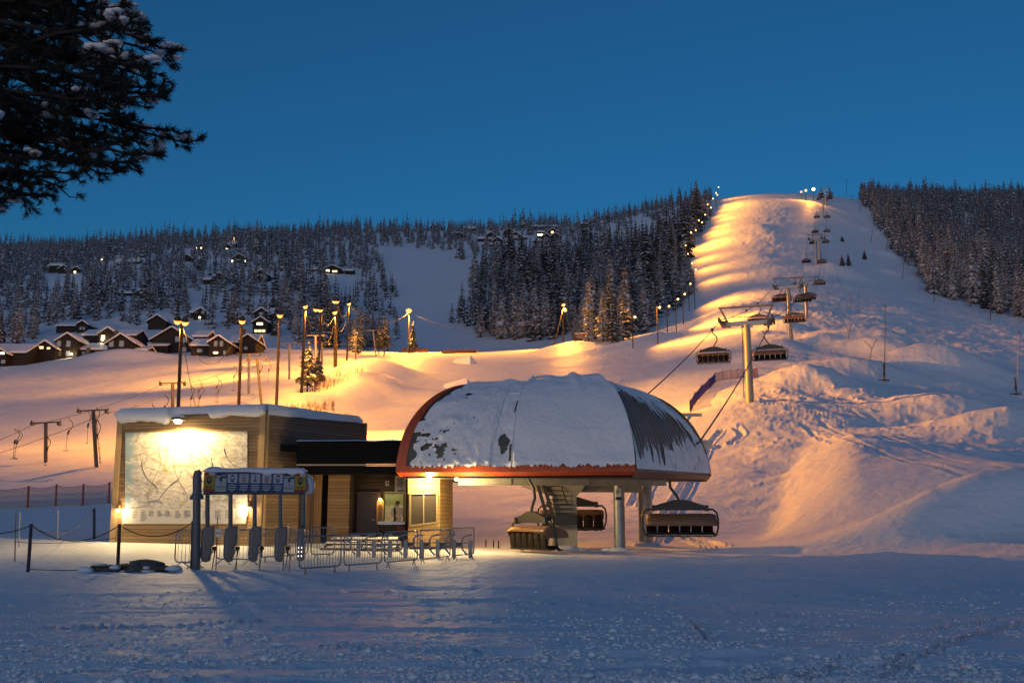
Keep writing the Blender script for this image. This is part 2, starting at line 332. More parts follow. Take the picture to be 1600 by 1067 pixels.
class MB:
    def __init__(s): s.v = []; s.f = []; s.mi = []; s.m = 0; s.sm = []
    def _add(s, vs, fs, smooth=False):
        b = len(s.v); s.v += [tuple(p) for p in vs]
        for f in fs: s.f.append([b + i for i in f]); s.mi.append(s.m); s.sm.append(smooth)
        return s
    def mat(s, i): s.m = i; return s
    def box(s, c, sz, rz=0.0, M=None):
        x, y, z = sz[0]/2, sz[1]/2, sz[2]/2
        vs = [Vector((a, b, d)) for d in (-z, z) for a, b in ((-x, -y), (x, -y), (x, y), (-x, y))]
        T = M if M is not None else Matrix.Rotation(rz, 3, 'Z')
        vs = [T @ p + Vector(c) for p in vs]
        return s._add(vs, [(3,2,1,0), (4,5,6,7), (0,1,5,4), (1,2,6,5), (2,3,7,6), (3,0,4,7)])
    def tube(s, pts, r, n=8, cap=True, smooth=True):
        pts = [Vector(p) for p in pts]; rs = r if isinstance(r, (list, tuple)) else [r] * len(pts)
        rings = []; ref = None
        for i, p in enumerate(pts):
            d = (pts[min(i+1, len(pts)-1)] - pts[max(i-1, 0)]).normalized()
            if ref is None: ref = Vector((0, 0, 1)) if abs(d.z) < .9 else Vector((1, 0, 0))
            a = d.cross(ref)
            if a.length < 1e-4: a = d.cross(Vector((0, 1, .3)))
            a.normalize(); b = a.cross(d).normalized(); ref = b
            rings.append([p + (a*math.cos(2*math.pi*k/n) + b*math.sin(2*math.pi*k/n)) * rs[i] for k in range(n)])
        vs = [p for rg in rings for p in rg]; fs = []
        for i in range(len(pts)-1):
            for k in range(n): fs.append((i*n+k, i*n+(k+1) % n, (i+1)*n+(k+1) % n, (i+1)*n+k))
        s._add(vs, fs, smooth)
        if cap:
            s._add(rings[0], [tuple(range(n))]); s._add(rings[-1], [tuple(reversed(range(n)))])
        return s
    def bar(s, a, b, w, h=None):
        a = Vector(a); b = Vector(b); d = b - a; L = d.length
        q = d.to_track_quat('Y', 'Z').to_matrix()
        return s.box((a+b)/2, (w, L, h or w), M=q)
    def prism(s, outline, y0, y1):              # outline in x,z pushed along y
        n = len(outline); vs = [(x, y0, z) for x, z in outline] + [(x, y1, z) for x, z in outline]
        return s._add(vs, [tuple(range(n)), tuple(range(2*n-1, n-1, -1))] + [(i, i+n, (i+1) % n + n, (i+1) % n) for i in range(n)])
    def plate(s, outline, z0, z1):              # outline in x,y pushed along z
        n = len(outline); vs = [(x, y, z0) for x, y in outline] + [(x, y, z1) for x, y in outline]
        return s._add(vs, [tuple(reversed(range(n))), tuple(range(n, 2*n))] + [(i, (i+1) % n, (i+1) % n + n, i+n) for i in range(n)])
    def ball(s, c, r, n=8, m=6, sc=(1, 1, 1), jit=0.0):
        c = Vector(c); vs = [c + Vector((0, 0, r*sc[2]))]
        for i in range(1, m):
            t = math.pi * i / m
            for k in range(n):
                a = 2*math.pi*k/n; j = 1 + (random.random() - .5) * jit
                vs.append(c + Vector((math.sin(t)*math.cos(a)*sc[0], math.sin(t)*math.sin(a)*sc[1], math.cos(t)*sc[2])) * r * j)
        vs.append(c - Vector((0, 0, r*sc[2]))); L = len(vs) - 1
        fs = [(0, 1+k, 1+(k+1) % n) for k in range(n)]
        for i in range(m-2):
            for k in range(n): a = 1+i*n+k; b = 1+i*n+(k+1) % n; fs.append((a, a+n, b+n, b))
        o = 1 + (m-2)*n; fs += [(o+(k+1) % n, o+k, L) for k in range(n)]
        return s._add(vs, fs, True)
    def grid(s, P, smooth=True, keep=None):     # P[i][j] points
        n = len(P); m = len(P[0]); vs = [p for row in P for p in row]; fs = []
        for i in range(n-1):
            for j in range(m-1):
                if keep is None or keep(i, j): fs.append((i*m+j, i*m+j+1, (i+1)*m+j+1, (i+1)*m+j))
        return s._add(vs, fs, smooth)
    def build(s, name, mats, parent=None, bevel=0.0, solid=0.0, off=-1.0):
        me = bpy.data.meshes.new(name); me.from_pydata(s.v, [], s.f)
        for m in (mats if isinstance(mats, (list, tuple)) else [mats]): me.materials.append(m)
        if len(me.polygons) == len(s.mi):
            me.polygons.foreach_set('material_index', s.mi); me.polygons.foreach_set('use_smooth', s.sm)
        me.update()
        o = bpy.data.objects.new(name, me); C.objects.link(o)
        if parent: o.parent = parent
        if solid:
            k = o.modifiers.new('solid', 'SOLIDIFY'); k.thickness = solid; k.offset = off
        if bevel:
            k = o.modifiers.new('bevel', 'BEVEL'); k.width = bevel; k.segments = 2; k.limit_method = 'ANGLE'
        return o
def copy_tree(o, parent=None):
    c = o.copy(); C.objects.link(c)
    if parent is not None: c.parent = parent
    for ch in o.children: copy_tree(ch, c)
    return c
def letters(text, size, mats, parent, loc, rot, name='lettering', depth=.004, align='CENTER'):
    cu = bpy.data.curves.new(name, 'FONT'); cu.body = text; cu.size = size; cu.extrude = depth; cu.align_x = align; cu.align_y = 'CENTER'
    o = bpy.data.objects.new(name, cu); C.objects.link(o); cu.materials.append(mats)
    o.location = loc; o.rotation_euler = rot
    if parent: o.parent = parent
    return o
# plain materials
STEEL = mat('galvanised_steel', (.36, .37, .38), .45, .7, bump=(30, .15, .01), var=(5, .5, (.22, .23, .24)))
DARK = mat('dark_metal', (.03, .03, .032), .45, .3, var=(9, .5, (.06, .055, .05)))
BLACKM = mat('black_fascia', (.006, .006, .007), .7, spec=.08)
SNOW = mat('loose_snow', (.80, .82, .86), .55, spec=.35, bump=(9, .5, .04))
POLEW = mat('weathered_pole_wood', (.03, .022, .017), .8, bump=(20, .4, .01), stretch=(1, 1, .05), var=(6, .6, (.05, .035, .025)))
def planks(name, c1, c2, h=.14, axis=2, rough=.75):
    m = bpy.data.materials.new(name); m.use_nodes = True; nt = m.node_tree; b = nt.nodes['Principled BSDF']; L = nt.links.new
    tc = nt.nodes.new('ShaderNodeTexCoord'); sp = nt.nodes.new('ShaderNodeSeparateXYZ'); L(tc.outputs['Object'], sp.inputs[0])
    dv = nt.nodes.new('ShaderNodeMath'); dv.operation = 'DIVIDE'; dv.inputs[1].default_value = h; L(sp.outputs[axis], dv.inputs[0])
    fr = nt.nodes.new('ShaderNodeMath'); fr.operation = 'FRACT'; L(dv.outputs[0], fr.inputs[0])
    fl = nt.nodes.new('ShaderNodeMath'); fl.operation = 'FLOOR'; L(dv.outputs[0], fl.inputs[0])
    wn_ = nt.nodes.new('ShaderNodeTexWhiteNoise'); wn_.noise_dimensions = '1D'; L(fl.outputs[0], wn_.inputs['W'])
    mp = nt.nodes.new('ShaderNodeMapping'); mp.inputs['Scale'].default_value = [1.2 if k != axis else 14 for k in range(3)]; L(tc.outputs['Object'], mp.inputs['Vector'])
    ns = nt.nodes.new('ShaderNodeTexNoise'); ns.inputs['Scale'].default_value = 2.0; ns.inputs['Detail'].default_value = 6; L(mp.outputs[0], ns.inputs['Vector'])
    ad = nt.nodes.new('ShaderNodeMath'); ad.operation = 'MULTIPLY_ADD'; ad.inputs[1].default_value = .55; L(wn_.outputs['Value'], ad.inputs[0]); L(ns.outputs['Fac'], ad.inputs[2])
    mr = nt.nodes.new('ShaderNodeMapRange'); mr.inputs[1].default_value = .45; mr.inputs[2].default_value = 1.05; L(ad.outputs[0], mr.inputs[0])
    mx = nt.nodes.new('ShaderNodeMix'); mx.data_type = 'RGBA'; mx.inputs[6].default_value = (*c1, 1); mx.inputs[7].default_value = (*c2, 1); L(mr.outputs[0], mx.inputs[0])
    gp_ = nt.nodes.new('ShaderNodeMath'); gp_.operation = 'LESS_THAN'; gp_.inputs[1].default_value = .09; L(fr.outputs[0], gp_.inputs[0])
    m2 = nt.nodes.new('ShaderNodeMix'); m2.data_type = 'RGBA'; m2.inputs[7].default_value = (*[c*.12 for c in c2], 1); L(gp_.outputs[0], m2.inputs[0]); L(mx.outputs[2], m2.inputs[6])
    L(m2.outputs[2], b.inputs['Base Color']); b.inputs['Roughness'].default_value = rough
    sb = nt.nodes.new('ShaderNodeMath'); sb.operation = 'MULTIPLY_ADD'; sb.inputs[1].default_value = -1.0; L(gp_.outputs[0], sb.inputs[0]); 
    s2 = nt.nodes.new('ShaderNodeMath'); s2.operation = 'MULTIPLY'; s2.inputs[1].default_value = .3; L(ns.outputs['Fac'], s2.inputs[0]); L(s2.outputs[0], sb.inputs[2])
    bp = nt.nodes.new('ShaderNodeBump'); bp.inputs['Strength'].default_value = .6; bp.inputs['Distance'].default_value = .012; L(sb.outputs[0], bp.inputs['Height']); L(bp.outputs[0], b.inputs['Normal'])
    return m
# ---------------------------------------------------------------- the chairlift station
def rel(P, O): return Vector(P) - Vector(O)
ORANGE = mat('orange_rim_paint', (.46, .075, .02), .5, var=(3, .4, (.34, .05, .018)))
SHELLM = mat('canopy_shell_panel', (.05, .055, .045), .5, var=(4, .6, (.10, .11, .07)))
RIBM = mat('ribbed_smoked_panel', (.34, .25, .20), .34, .0, spec=.5, var=(2.0, .6, (.24, .17, .14)))
CONC = mat('pale_painted_steel', (.40, .36, .28), .6, bump=(12, .2, .01), var=(3, .6, (.30, .27, .21)))
def snow_skin():
    m = bpy.data.materials.new('wind_packed_snow'); m.use_nodes = True; nt = m.node_tree; b = nt.nodes['Principled BSDF']
    b.inputs['Base Color'].default_value = (.80, .82, .85, 1); b.inputs['Roughness'].default_value = .6; b.inputs['Specular IOR Level'].default_value = .3
    tc = nt.nodes.new('ShaderNodeTexCoord'); prev = None
    for sc, st, di in ((1.0, .8, .22), (6, .5, .035), (30, .6, .010)):
        n = nt.nodes.new('ShaderNodeTexNoise'); n.inputs['Scale'].default_value = sc; n.inputs['Detail'].default_value = 4; nt.links.new(tc.outputs['Object'], n.inputs['Vector'])
        bp = nt.nodes.new('ShaderNodeBump'); bp.inputs['Strength'].default_value = st; bp.inputs['Distance'].default_value = di; nt.links.new(n.outputs['Fac'], bp.inputs['Height'])
        if prev: nt.links.new(prev.outputs['Normal'], bp.inputs['Normal'])
        prev = bp
    nt.links.new(prev.outputs['Normal'], b.inputs['Normal']); return m
SKIN = snow_skin()
Z0 = 3.42
def flat(px, py, d, z): p = at(px, py, d); return Vector((p.x, p.y, z))
FL = flat(619, 738, 43.6, Z0); FR = flat(993, 738, 42.2, Z0); BR = flat(1110, 741, 47.5, Z0); BL = Vector((-2.6, 50.2, Z0))
RL = at(748, 602, 46.6); RR = at(926, 598, 45.6); RRb = at(968, 608, 48.0); RLb = Vector((RL.x + .8, 48.2, RL.z - .1))
ST = Vector((2.0, 46.0, 0.0))
station = thing('chairlift_station', 'snow covered domed chairlift terminal with orange rim on steel legs', 'lift station', ST)
def surf(B0, B1, T0, T1, t, v, e=1.0):
    a = v * math.pi / 2; B = B0.lerp(B1, t); T = T0.lerp(T1, t); c = max(math.cos(a), 0) ** e; s = max(math.sin(a), 0) ** e
    return Vector((T.x + (B.x-T.x)*c, T.y + (B.y-T.y)*c, B.z + (T.z-B.z)*s))
def patch(B0, B1, T0, T1, n, m, e=1.0, off=None):
    P = [[surf(B0, B1, T0, T1, i/n, j/m, e) for j in range(m+1)] for i in range(n+1)]
    return P
def normals(P):
    n = len(P); m = len(P[0]); N = []
    for i in range(n):
        r = []
        for j in range(m):
            a = P[min(i+1, n-1)][j] - P[max(i-1, 0)][j]; b = P[i][min(j+1, m-1)] - P[i][max(j-1, 0)]
            q = a.cross(b); r.append(q.normalized() if q.length > 1e-9 else Vector((0, 0, 1)))
        N.append(r)
    return N
def vn(x, y, s=0): return float(vnoise(np.array([x]), np.array([y]), s)[0])
def fb(x, y, s=0, o=3): return float(fbm(np.array([x]), np.array([y]), s, o)[0])
EF, ER = 1.0, 1.12
mb = MB()
for args in ((FL, FR, RL, RR, 30, 24, EF), (BR, BL, RRb, RLb, 20, 16, 1.0), (BL, FL, RLb, RL, 14, 18, EF)):
    P = patch(*args); mb.grid([[p - ST for p in r] for r in P])
mb.grid([[p - ST for p in (RL, RLb)], [p - ST for p in (RR, RRb)]])
mb.build('canopy_shell', SHELLM, station)
# ribbed side: each rib a raised bead over the smoked panel
P = patch(FR, BR, RR, RRb, 96, 22, ER); N = normals(P)
rb = [[P[i][j] + N[i][j] * (0.035 if i % 5 == 0 else 0.0) - ST for j in range(23)] for i in range(97)]
MB().grid(rb).build('ribbed_side_panel', RIBM, station)
mb = MB()
for q in range(1, 22):
    pts = [surf(FR, BR, RR, RRb, q/22.0, j/22, ER) for j in range(1, 22)]; nn_ = [N[min(96, int(q/22*96))][j] for j in range(1, 22)]
    mb.tube([p + k*.045 - ST for p, k in zip(pts, nn_)], .015, 5)
mb.build('panel_ribs', mat('dark_rib', (.09, .075, .07), .5), station)
# orange rims: along the foot of the canopy and up both end arcs
mb = MB()
def strip(B0, B1, T0, T1, tr, vr, n, m, e, o):
    Q = [[surf(B0, B1, T0, T1, tr[0]+(tr[1]-tr[0])*i/n, vr[0]+(vr[1]-vr[0])*j/m, e) for j in range(m+1)] for i in range(n+1)]
    NN = normals(Q); mb.grid([[Q[i][j] + NN[i][j]*o - ST for j in range(m+1)] for i in range(n+1)])
strip(FL, FR, RL, RR, (0, 1), (0, .040), 40, 3, EF, .05)
strip(FL, FR, RL, RR, (0, .042), (0, .97), 3, 30, EF, .05)
strip(BL, FL, RLb, RL, (.8, 1), (0, .99), 4, 30, EF, .04)
strip(FR, BR, RR, RRb, (.965, 1), (0, .80), 2, 24, ER, .05)
lo = Vector((0, 0, -.17))
for A, B in ((FL, FR), (BL, FL)):
    ins = Vector((.12, .25, 0)) if A is FL else Vector((.2, 0, 0))
    mb.grid([[A.lerp(B, i/12) - ST + Vector((0, -.04, .02)), A.lerp(B, i/12) + lo + ins - ST] for i in range(13)], smooth=False)
mb.build('orange_rim', ORANGE, station)
mb = MB()
mb.grid([[FR.lerp(BR, i/8) - ST + Vector((.03, -.02, .0)), FR.lerp(BR, i/8) + Vector((-.15, .2, -.26)) - ST] for i in range(9)], smooth=False)
mb.build('side_skirt', mat('bronze_skirt', (.20, .13, .09), .4, .3), station)
mb = MB(); u = [FL + Vector((.12, .25, -.24)), FR + Vector((-.12, .25, -.24)), BR + Vector((-.2, 0, -.26)), BL + Vector((.2, -.1, -.24))]
mb._add([p - ST for p in u], [(0, 3, 2, 1)]); mb._add([p - ST + Vector((0, 0, .05)) for p in u], [(0, 1, 2, 3)])
mb.build('underside', mat('canopy_soffit', (.09, .085, .08), .6), station)
# snow lying on the canopy
def np_patch(B0, B1, T0, T1, n, m, e):
    t = np.linspace(0, 1, n+1)[:, None, None]; v = np.linspace(0, 1, m+1)[None, :, None]
    B = np.array(B0)[None, None]*(1-t) + np.array(B1)[None, None]*t; T = np.array(T0)[None, None]*(1-t) + np.array(T1)[None, None]*t
    c = np.maximum(np.cos(v*np.pi/2), 0)**e; sn = np.maximum(np.sin(v*np.pi/2), 0)**e
    P = T + (B-T)*np.concatenate([c, c, 1-sn], -1); da = np.gradient(P, axis=0); db = np.gradient(P, axis=1)
    N = np.cross(da, db); N /= np.maximum(np.linalg.norm(N, axis=-1, keepdims=True), 1e-9)
    return P, N, np.broadcast_to(t[..., 0], P.shape[:2]), np.broadcast_to(v[..., 0], P.shape[:2])
def gs(a, s): return np.exp(-(a/s)**2)
n, m = 420, 240
P, N, t, v = np_patch(FL, FR, RL, RR, n, m, EF); x = t*10.6; y = v*6.2
a = .10 + .06*fbm(x/.9, y/.9, 5, 3) + .05*fbm(x/.3, y/.3, 8, 3)
thick = .25 + .09*fbm(x/2.2, y/2.6, 6, 3) + .014*fbm(x/.14, y/.12, 9, 2)
st_ = sstep(.494, .500, t + .004*fbm(x*0, y/.4, 11, 2)); a = a*(1-st_) + thick*st_
a = a + .10*((t > .487) & (t < .494)) - .05*((t > .40) & (t < .487) & (v < .62))
slab = sstep(.33, .345, t + .02*fbm(x/.5, y/.6, 12, 2)) * (1 - sstep(.41, .415, t + .012*fbm(x/.3, y/.5, 13, 2))) * (1 - sstep(.62, .70, v)); a = a + .12*slab
shelf = .14*gs(v - .52 - .06*fbm(x/1.2, y*0, 16, 2), .05) * gs(t-.12, .10) + .13*gs(v - .33 - .05*fbm(x/.8, y*0, 17, 2), .03)*gs(t-.2, .05); a = a + shelf
a = a + .09*gs(v-.86, .06)*(.5+.9*vnoise(x/1.1, y*0+3, 15)) + .15*np.exp(-((t-.97)/.10)**2-((v-.97)/.16)**2) + .20*gs(t-.80, .035)*sstep(.45, .9, v) + .10*gs(v-.05, .05)
a = a * (.25 + .75*np.clip((t-.045)/.03, 0, 1))
P = P + N*a[..., None]
K = np.ones(t.shape, bool)
le = (t < .058 + .026*vnoise(y/.35, y*0+2, 30)) & (v < .86 + .05*vnoise(t*80, v*0, 37)); K &= ~le | ((v > .27) & (v < .36) & (t > .016 + .012*vnoise(y/.1, y*0, 39)))
K &= ~(v < .014 + .020*vnoise(x/.10, y*0+1, 31) + .012*vnoise(x/.03, y*0, 38))
bare = fbm(x/.34 + y*1.6, y/.20 - x*.8, 33, 4, .6)
K &= ~((t < .30) & (bare > .62 - .78*np.exp(-((t-.15)/.075)**2-((v-.17)/.085)**2)))
K &= ~(((t-.452)/.024)**2 + ((v-.19)/.075)**2 < .5 + 1.1*fbm(x/.25, y/.25, 34, 3))
K &= ~((t > .480) & (t < .4885) & (v < .62) & (vnoise(x/.3, y/.35, 35) > .5))
K &= ~((t > .47) & (t < .72) & (np.abs(v-.80+.02*fbm(x/.6, y*0, 40, 2)) < .013) & (vnoise(x/.5, y*0+5, 36) > .52))
K &= ~((t > .18) & (t < .215) & (np.abs(v-.62) < .017 - .3*np.abs(t-.2)*.6))
mb = MB()
def np_grid(P, K=None):
    n_, m_ = P.shape[:2]; Q = P.reshape(-1, 3) - np.array(ST); ii_, jj_ = np.meshgrid(np.arange(n_-1), np.arange(m_-1), indexing='ij')
    if K is not None: k_ = K[:-1, :-1] & K[1:, :-1] & K[:-1, 1:] & K[1:, 1:]; ii_ = ii_[k_]; jj_ = jj_[k_]
    f0 = (ii_*m_ + jj_).ravel(); mb._add(Q.tolist(), np.stack([f0, f0+1 if False else f0+m_, f0+m_+1, f0+1], -1)[:, ::-1].tolist(), True)
np_grid(P, K)
# over the ribbed side: a cap at the top and a drift along the foot, with icicle edges between
P2, N2, t, v = np_patch(FR, BR, RR, RRb, 360, 160, ER)
a = .07 + .05*sstep(.6, 1, v) + .05*fbm(t*14, v*14, 44, 3) + .15*np.exp(-(t/.10)**2-((v-.97)/.16)**2); P2 = P2 + N2*a[..., None]
top = .74 - .34*t - .22*sstep(.75, 1, t) + .22*(vnoise(t*42, v*0+1, 46)-.5) + .12*(vnoise(t*100, v*3, 47)-.5)
low = .15 + .14*sstep(.35, .85, t) + .16*(vnoise(t*38, v*0+2, 48)-.3) + .10*(vnoise(t*90, v*0+7, 49)-.5)
np_grid(P2, ((v > top) | (v < low) | (t < .012)) & ~((v < .02) | (t > .985)))
P3 = [[RL, RLb], [RR, RRb]]; P3 = [[P3[0][0].lerp(P3[1][0], a_/30).lerp(P3[0][1].lerp(P3[1][1], a_/30), b_/10) + Vector((0, 0, .09 + .08*vn(a_*.3, b_*.4, 50) + .12*math.exp(-((a_/30-1)/.1)**2))) for b_ in range(11)] for a_ in range(31)]
mb.grid([[p - ST for p in r] for r in P3])
mb.build('snow_cover', SKIN, station)
# steel under the canopy
mb = MB()
a = at(716, 747, 43.9); b = at(1040, 747, 44.9); a.z = b.z = 3.05
mb.bar(a-ST, b-ST, .22, .30); mb.bar(a-ST+Vector((0, -.14, .15)), b-ST+Vector((0, -.14, .15)), .06, .03); mb.bar(a-ST+Vector((0, -.14, -.15)), b-ST+Vector((0, -.14, -.15)), .06, .03)
for k in (.25, .62, .86): p = a.lerp(b, k); mb.box(p - ST + Vector((0, -.13, 0)), (.03, .05, .30))
mb.build('gantry_beam', CONC, station)
mb = MB(); a = at(905, 760, 47.3); b = at(1000, 760, 47.9); a.z = b.z = 2.85; mb.bar(a-ST, b-ST, .5, .36)
mb.build('cross_beam', CONC, station)
M0 = flat(882, 857, 47.2, 0); 
mb = MB()
mb._add([Vector(p) + M0 - ST for p in [(-.58, -.45, -.3), (.58, -.45, -.3), (.58, .45, -.3), (-.58, .45, -.3), (-.56, -.4, 2.55), (.56, -.4, 2.55), (.56, .4, 2.55), (-.56, .4, 2.55)]], [(0,1,5,4), (1,2,6,5), (2,3,7,6), (3,0,4,7), (4,5,6,7)])
mast = mb.build('mast', CONC, station, bevel=.02)
mb = MB(); 
mb._add([Vector(p) + M0 - ST for p in [(-.6, -.45, 2.5), (.6, -.45, 2.5), (.6, .45, 2.5), (-.6, .45, 2.5), (-2.0, -.6, 2.95), (.95, -.6, 2.95), (.95, .6, 2.95), (-2.0, .6, 2.95)]], [(3,2,1,0), (0,1,5,4), (1,2,6,5), (2,3,7,6), (3,0,4,7), (4,5,6,7)])
mb.build('mast_head', CONC, mast)
mb = MB(); e = Vector((0, -.75, 0)); top = M0 + Vector((-1.25, 0, 3.0)) + e; mid = M0 + Vector((-.72, 0, 1.15)) + e; ft = M0 + Vector((-.95, 0, -.1)) + e
for dx in (0, .28):
    mb.bar(top + Vector((dx, 0, 0)) - ST, mid + Vector((dx, 0, 0)) - ST, .07, .16)
mb.bar(mid - ST, ft - ST, .12, .2); mb.box(mid + Vector((.75, .05, .25)) - ST, (1.0, .5, .42)); mb.tube([M0 + e + Vector((-.15, .1, 2.9)) - ST, M0 + e + Vector((.12, .1, 2.1)) - ST], .03)
mb.build('stair_stringer', DARK, station)
for k in range(9):
    q = top.lerp(mid, (k+.4)/9.2); L_ = .78 if k < 4 else 1.15
    MB().box(q + Vector((.32 + L_/2 - .1, .05, 0)) - ST, (L_, .28, .045)).build('stair_tread', DARK, station)
for px, py, d, r, sg in ((968.5, 858, 46.6, .26, 1), (1009.5, 853, 50.0, .36, 0)):
    c = flat(px, py, d, 0); mb = MB(); mb.tube([c + Vector((0, 0, -.4)) - ST, c + Vector((0, 0, 3.2)) - ST], r, 20); mb.tube([c + Vector((0, 0, 1.9)) - ST, c + Vector((0, 0, 1.96)) - ST], r + .02, 20)
    if not sg: mb.tube([c + Vector((0, 0, .0)) - ST, c + Vector((0, 0, .12)) - ST], r + .22, 20)
    col = mb.build('support_column', STEEL, station)
    if sg:
        s = MB(); s.box(c + Vector((-.05, -r-.012, 2.62)) - ST, (.26, .02, .34)); pl = s.build('warning_sign', mat('white_sign_face', (.75, .73, .68), .5), col)
        s = MB(); s.box(c + Vector((-.05, -r-.03, 2.66)) - ST, (.13, .012, .03)); s.tube([c + Vector((-.05+.08*math.cos(k*.5), -r-.03, 2.64+.1*math.sin(k*.5))) - ST for k in range(12)], .012, 5); s.box(c + Vector((-.05, -r-.03, 2.36)) - ST, (.26, .03, .13))
        s.build('sign_symbol', mat('sign_ink', (.02, .02, .02), .6), col)
# snow gathered at the feet
for px, py, d, s in ((866, 858, 46.4, .3), (884, 857, 46.3, .42), (905, 858, 46.5, .25), (968, 859, 46.2, .3), (1009, 853, 49.6, .55), (950, 858, 46.5, .2)):
    c = flat(px, py, d, 0.02); o = MB().ball((0, 0, 0), s, 12, 8, (1.5, 1.1, .55), .2).build('snow_clump', SNOW); o.location = c
    tag(o, {866: 'snow lump at the foot of the steep lift stair', 884: 'large snow lump against the foot of the broad lift mast', 905: 'small snow lump beside the right edge of the lift mast', 968: 'snow heaped round the foot of the yellow lit round column', 1009: 'wide snow heap round the flanged grey column', 950: 'little snow lump between the mast and the round column'}[px], 'snow heap')
# brackets where the ropes leave, the tripod on the roof
for px, py, d in ((1080, 648, 50.2), (1103, 690, 48.2)):
    c = at(px, py, d); mb = MB(); mb.box(c - ST, (1.05 if px < 1090 else .45, .25, .16)); mb.bar(c - ST + Vector((-.1, 0, -.05)), c - ST + Vector((-.35, .1, -.55)), .08)
    if px > 1090: mb.box(c - ST + Vector((.02, -.02, -.22)), (.5, .3, .25))
    else: mb.bar(c - ST, Vector((c.x - .9, c.y - .6, 5.5)) - ST, .12)
    k = mb.build('rope_guide', mat('cream_metal', (.62, .58, .48), .5), station)
tp = at(833, 590, 45.6); mb = MB()
for dx, dy in ((-.28, 0), (.05, .25), (.26, -.1)): mb.bar(tp - ST, tp - ST + Vector((dx, dy, -.42)), .045)
mb.ball(tp - ST + Vector((0, 0, .02)), .06); mb.build('roof_tripod', mat('rusty_steel', (.12, .06, .05), .7), station)

c = at(713, 748, 44.2) - ST; mb = MB(); mb.tube([c + Vector((0, 0, .22)), c + Vector((0, 0, .05))], [.05, .1], 10); sl_ = mb.build('work_lamp', DARK, station); MB().ball(c, .09, 10, 7).build('bulb', mat('work_lamp_glass', (1, .8, .5), .5, emit=(1, .74, .36), estr=12), sl_)
lamp_light('work_light', c + ST + Vector((.5, -1.3, -.55)), 340, (1, .72, .32), None, rad=.1)

# ---------------------------------------------------------------- six seat chairs with bubble
BUB = mat('amber_bubble', (.24, .135, .075), .38, spec=.35, trans=.25)
PAD = mat('brown_seat_pad', (.012, .009, .008), .7, spec=.15, var=(6, .5, (.022, .015, .011)))
def make_chair():
    r = thing('six_seat_chair', 'x', 'chairlift chair', (0, 0, 0), 0, 'chairs hanging on the lift rope')
    mb = MB(); mb.tube([(0, 0, .08), (0, 0, -.3), (.42, 0, -.75), (.42, 0, -1.15), (.12, 0, -1.55), (0, 0, -1.85)], [.05, .06, .065, .065, .06, .07], 8); mb.box((0, 0, .05), (.22, .5, .16)); mb.tube([(0, -.38, .1), (0, .38, .1)], .05, 6)
    mb.build('hanger', DARK, r)
    mb = MB(); mb.prism([(-1.28, -2.12), (1.28, -2.12), (1.28, -2.02), (.28, -1.72), (-.28, -1.72), (-1.28, -2.02)], -.06, .06); mb.bar((-1.4, 0, -2.16), (1.4, 0, -2.16), .09)
    for s in (-1, 1): mb.box((s*1.22, 0, -2.1), (.16, .26, .28))
    mb.build('carrier_frame', DARK, r)
    for s in (-1, 1):
        mb = MB(); mb.tube([(s*1.2, 0, -2.14), (s*1.5, 0, -2.16), (s*1.68, 0, -2.3), (s*1.74, .02, -2.6), (s*1.72, .06, -3.0), (s*1.62, .2, -3.3), (s*1.5, .35, -3.36)], .045, 8)
        mb.build('side_hoop', DARK, r)
    prof = [(.86, -2.90), (.85, -2.76), (.74, -2.58), (.52, -2.44), (.2, -2.34), (-.14, -2.36), (-.40, -2.52)]
    Q = [[Vector((x, y, z)) for y, z in prof] for x in np.linspace(-1.58, 1.58, 13)]
    for i in (0, 12):
        for p in Q[i]: p.x *= .985; p.y *= .94; p.z = -2.8 + (p.z + 2.8) * .94
    mb = MB().grid(Q); 
    for sx in (0, 12): mb._add([Q[sx][k] for k in range(7)] + [Vector((Q[sx][0].x, -.30, -2.8))], [tuple(range(8))])
    mb.build('bubble', BUB, r, solid=.02)
    mb = MB()
    for k in range(6):
        x = -1.29 + k*.516
        mb.tube([(x, -.30, -2.62), (x, -.30, -2.70), (x, -.26, -2.98), (x, -.20, -3.20)], [.10, .21, .25, .25], 10)
    for i in range(0, len(mb.v)): mb.v[i] = (mb.v[i][0], -.27 + (mb.v[i][1] + .27)*.35, mb.v[i][2])
    mb.build('backrest', PAD, r)
    mb = MB()
    for k in range(6): mb.box((-1.29 + k*.516, .02, -3.22), (.49, .52, .09))
    mb.build('seat', PAD, r, bevel=.03)
    mb = MB(); mb.bar((-1.62, -.2, -3.29), (1.62, -.2, -3.29), .10, .07); mb.bar((-1.62, .25, -3.29), (1.62, .25, -3.29), .08, .06)
    for k in range(7): mb.box((-1.54 + k*.515, .03, -3.28), (.05, .5, .06))
    mb.build('underframe', DARK, r)
    mb = MB(); mb.tube([(-1.5, .5, -3.36), (1.5, .5, -3.36)], .03, 6)
    for k in range(6): mb.box((-1.29 + k*.516, .46, -3.38), (.12, .16, .05))
    mb.build('footrest', DARK, r)
    return r

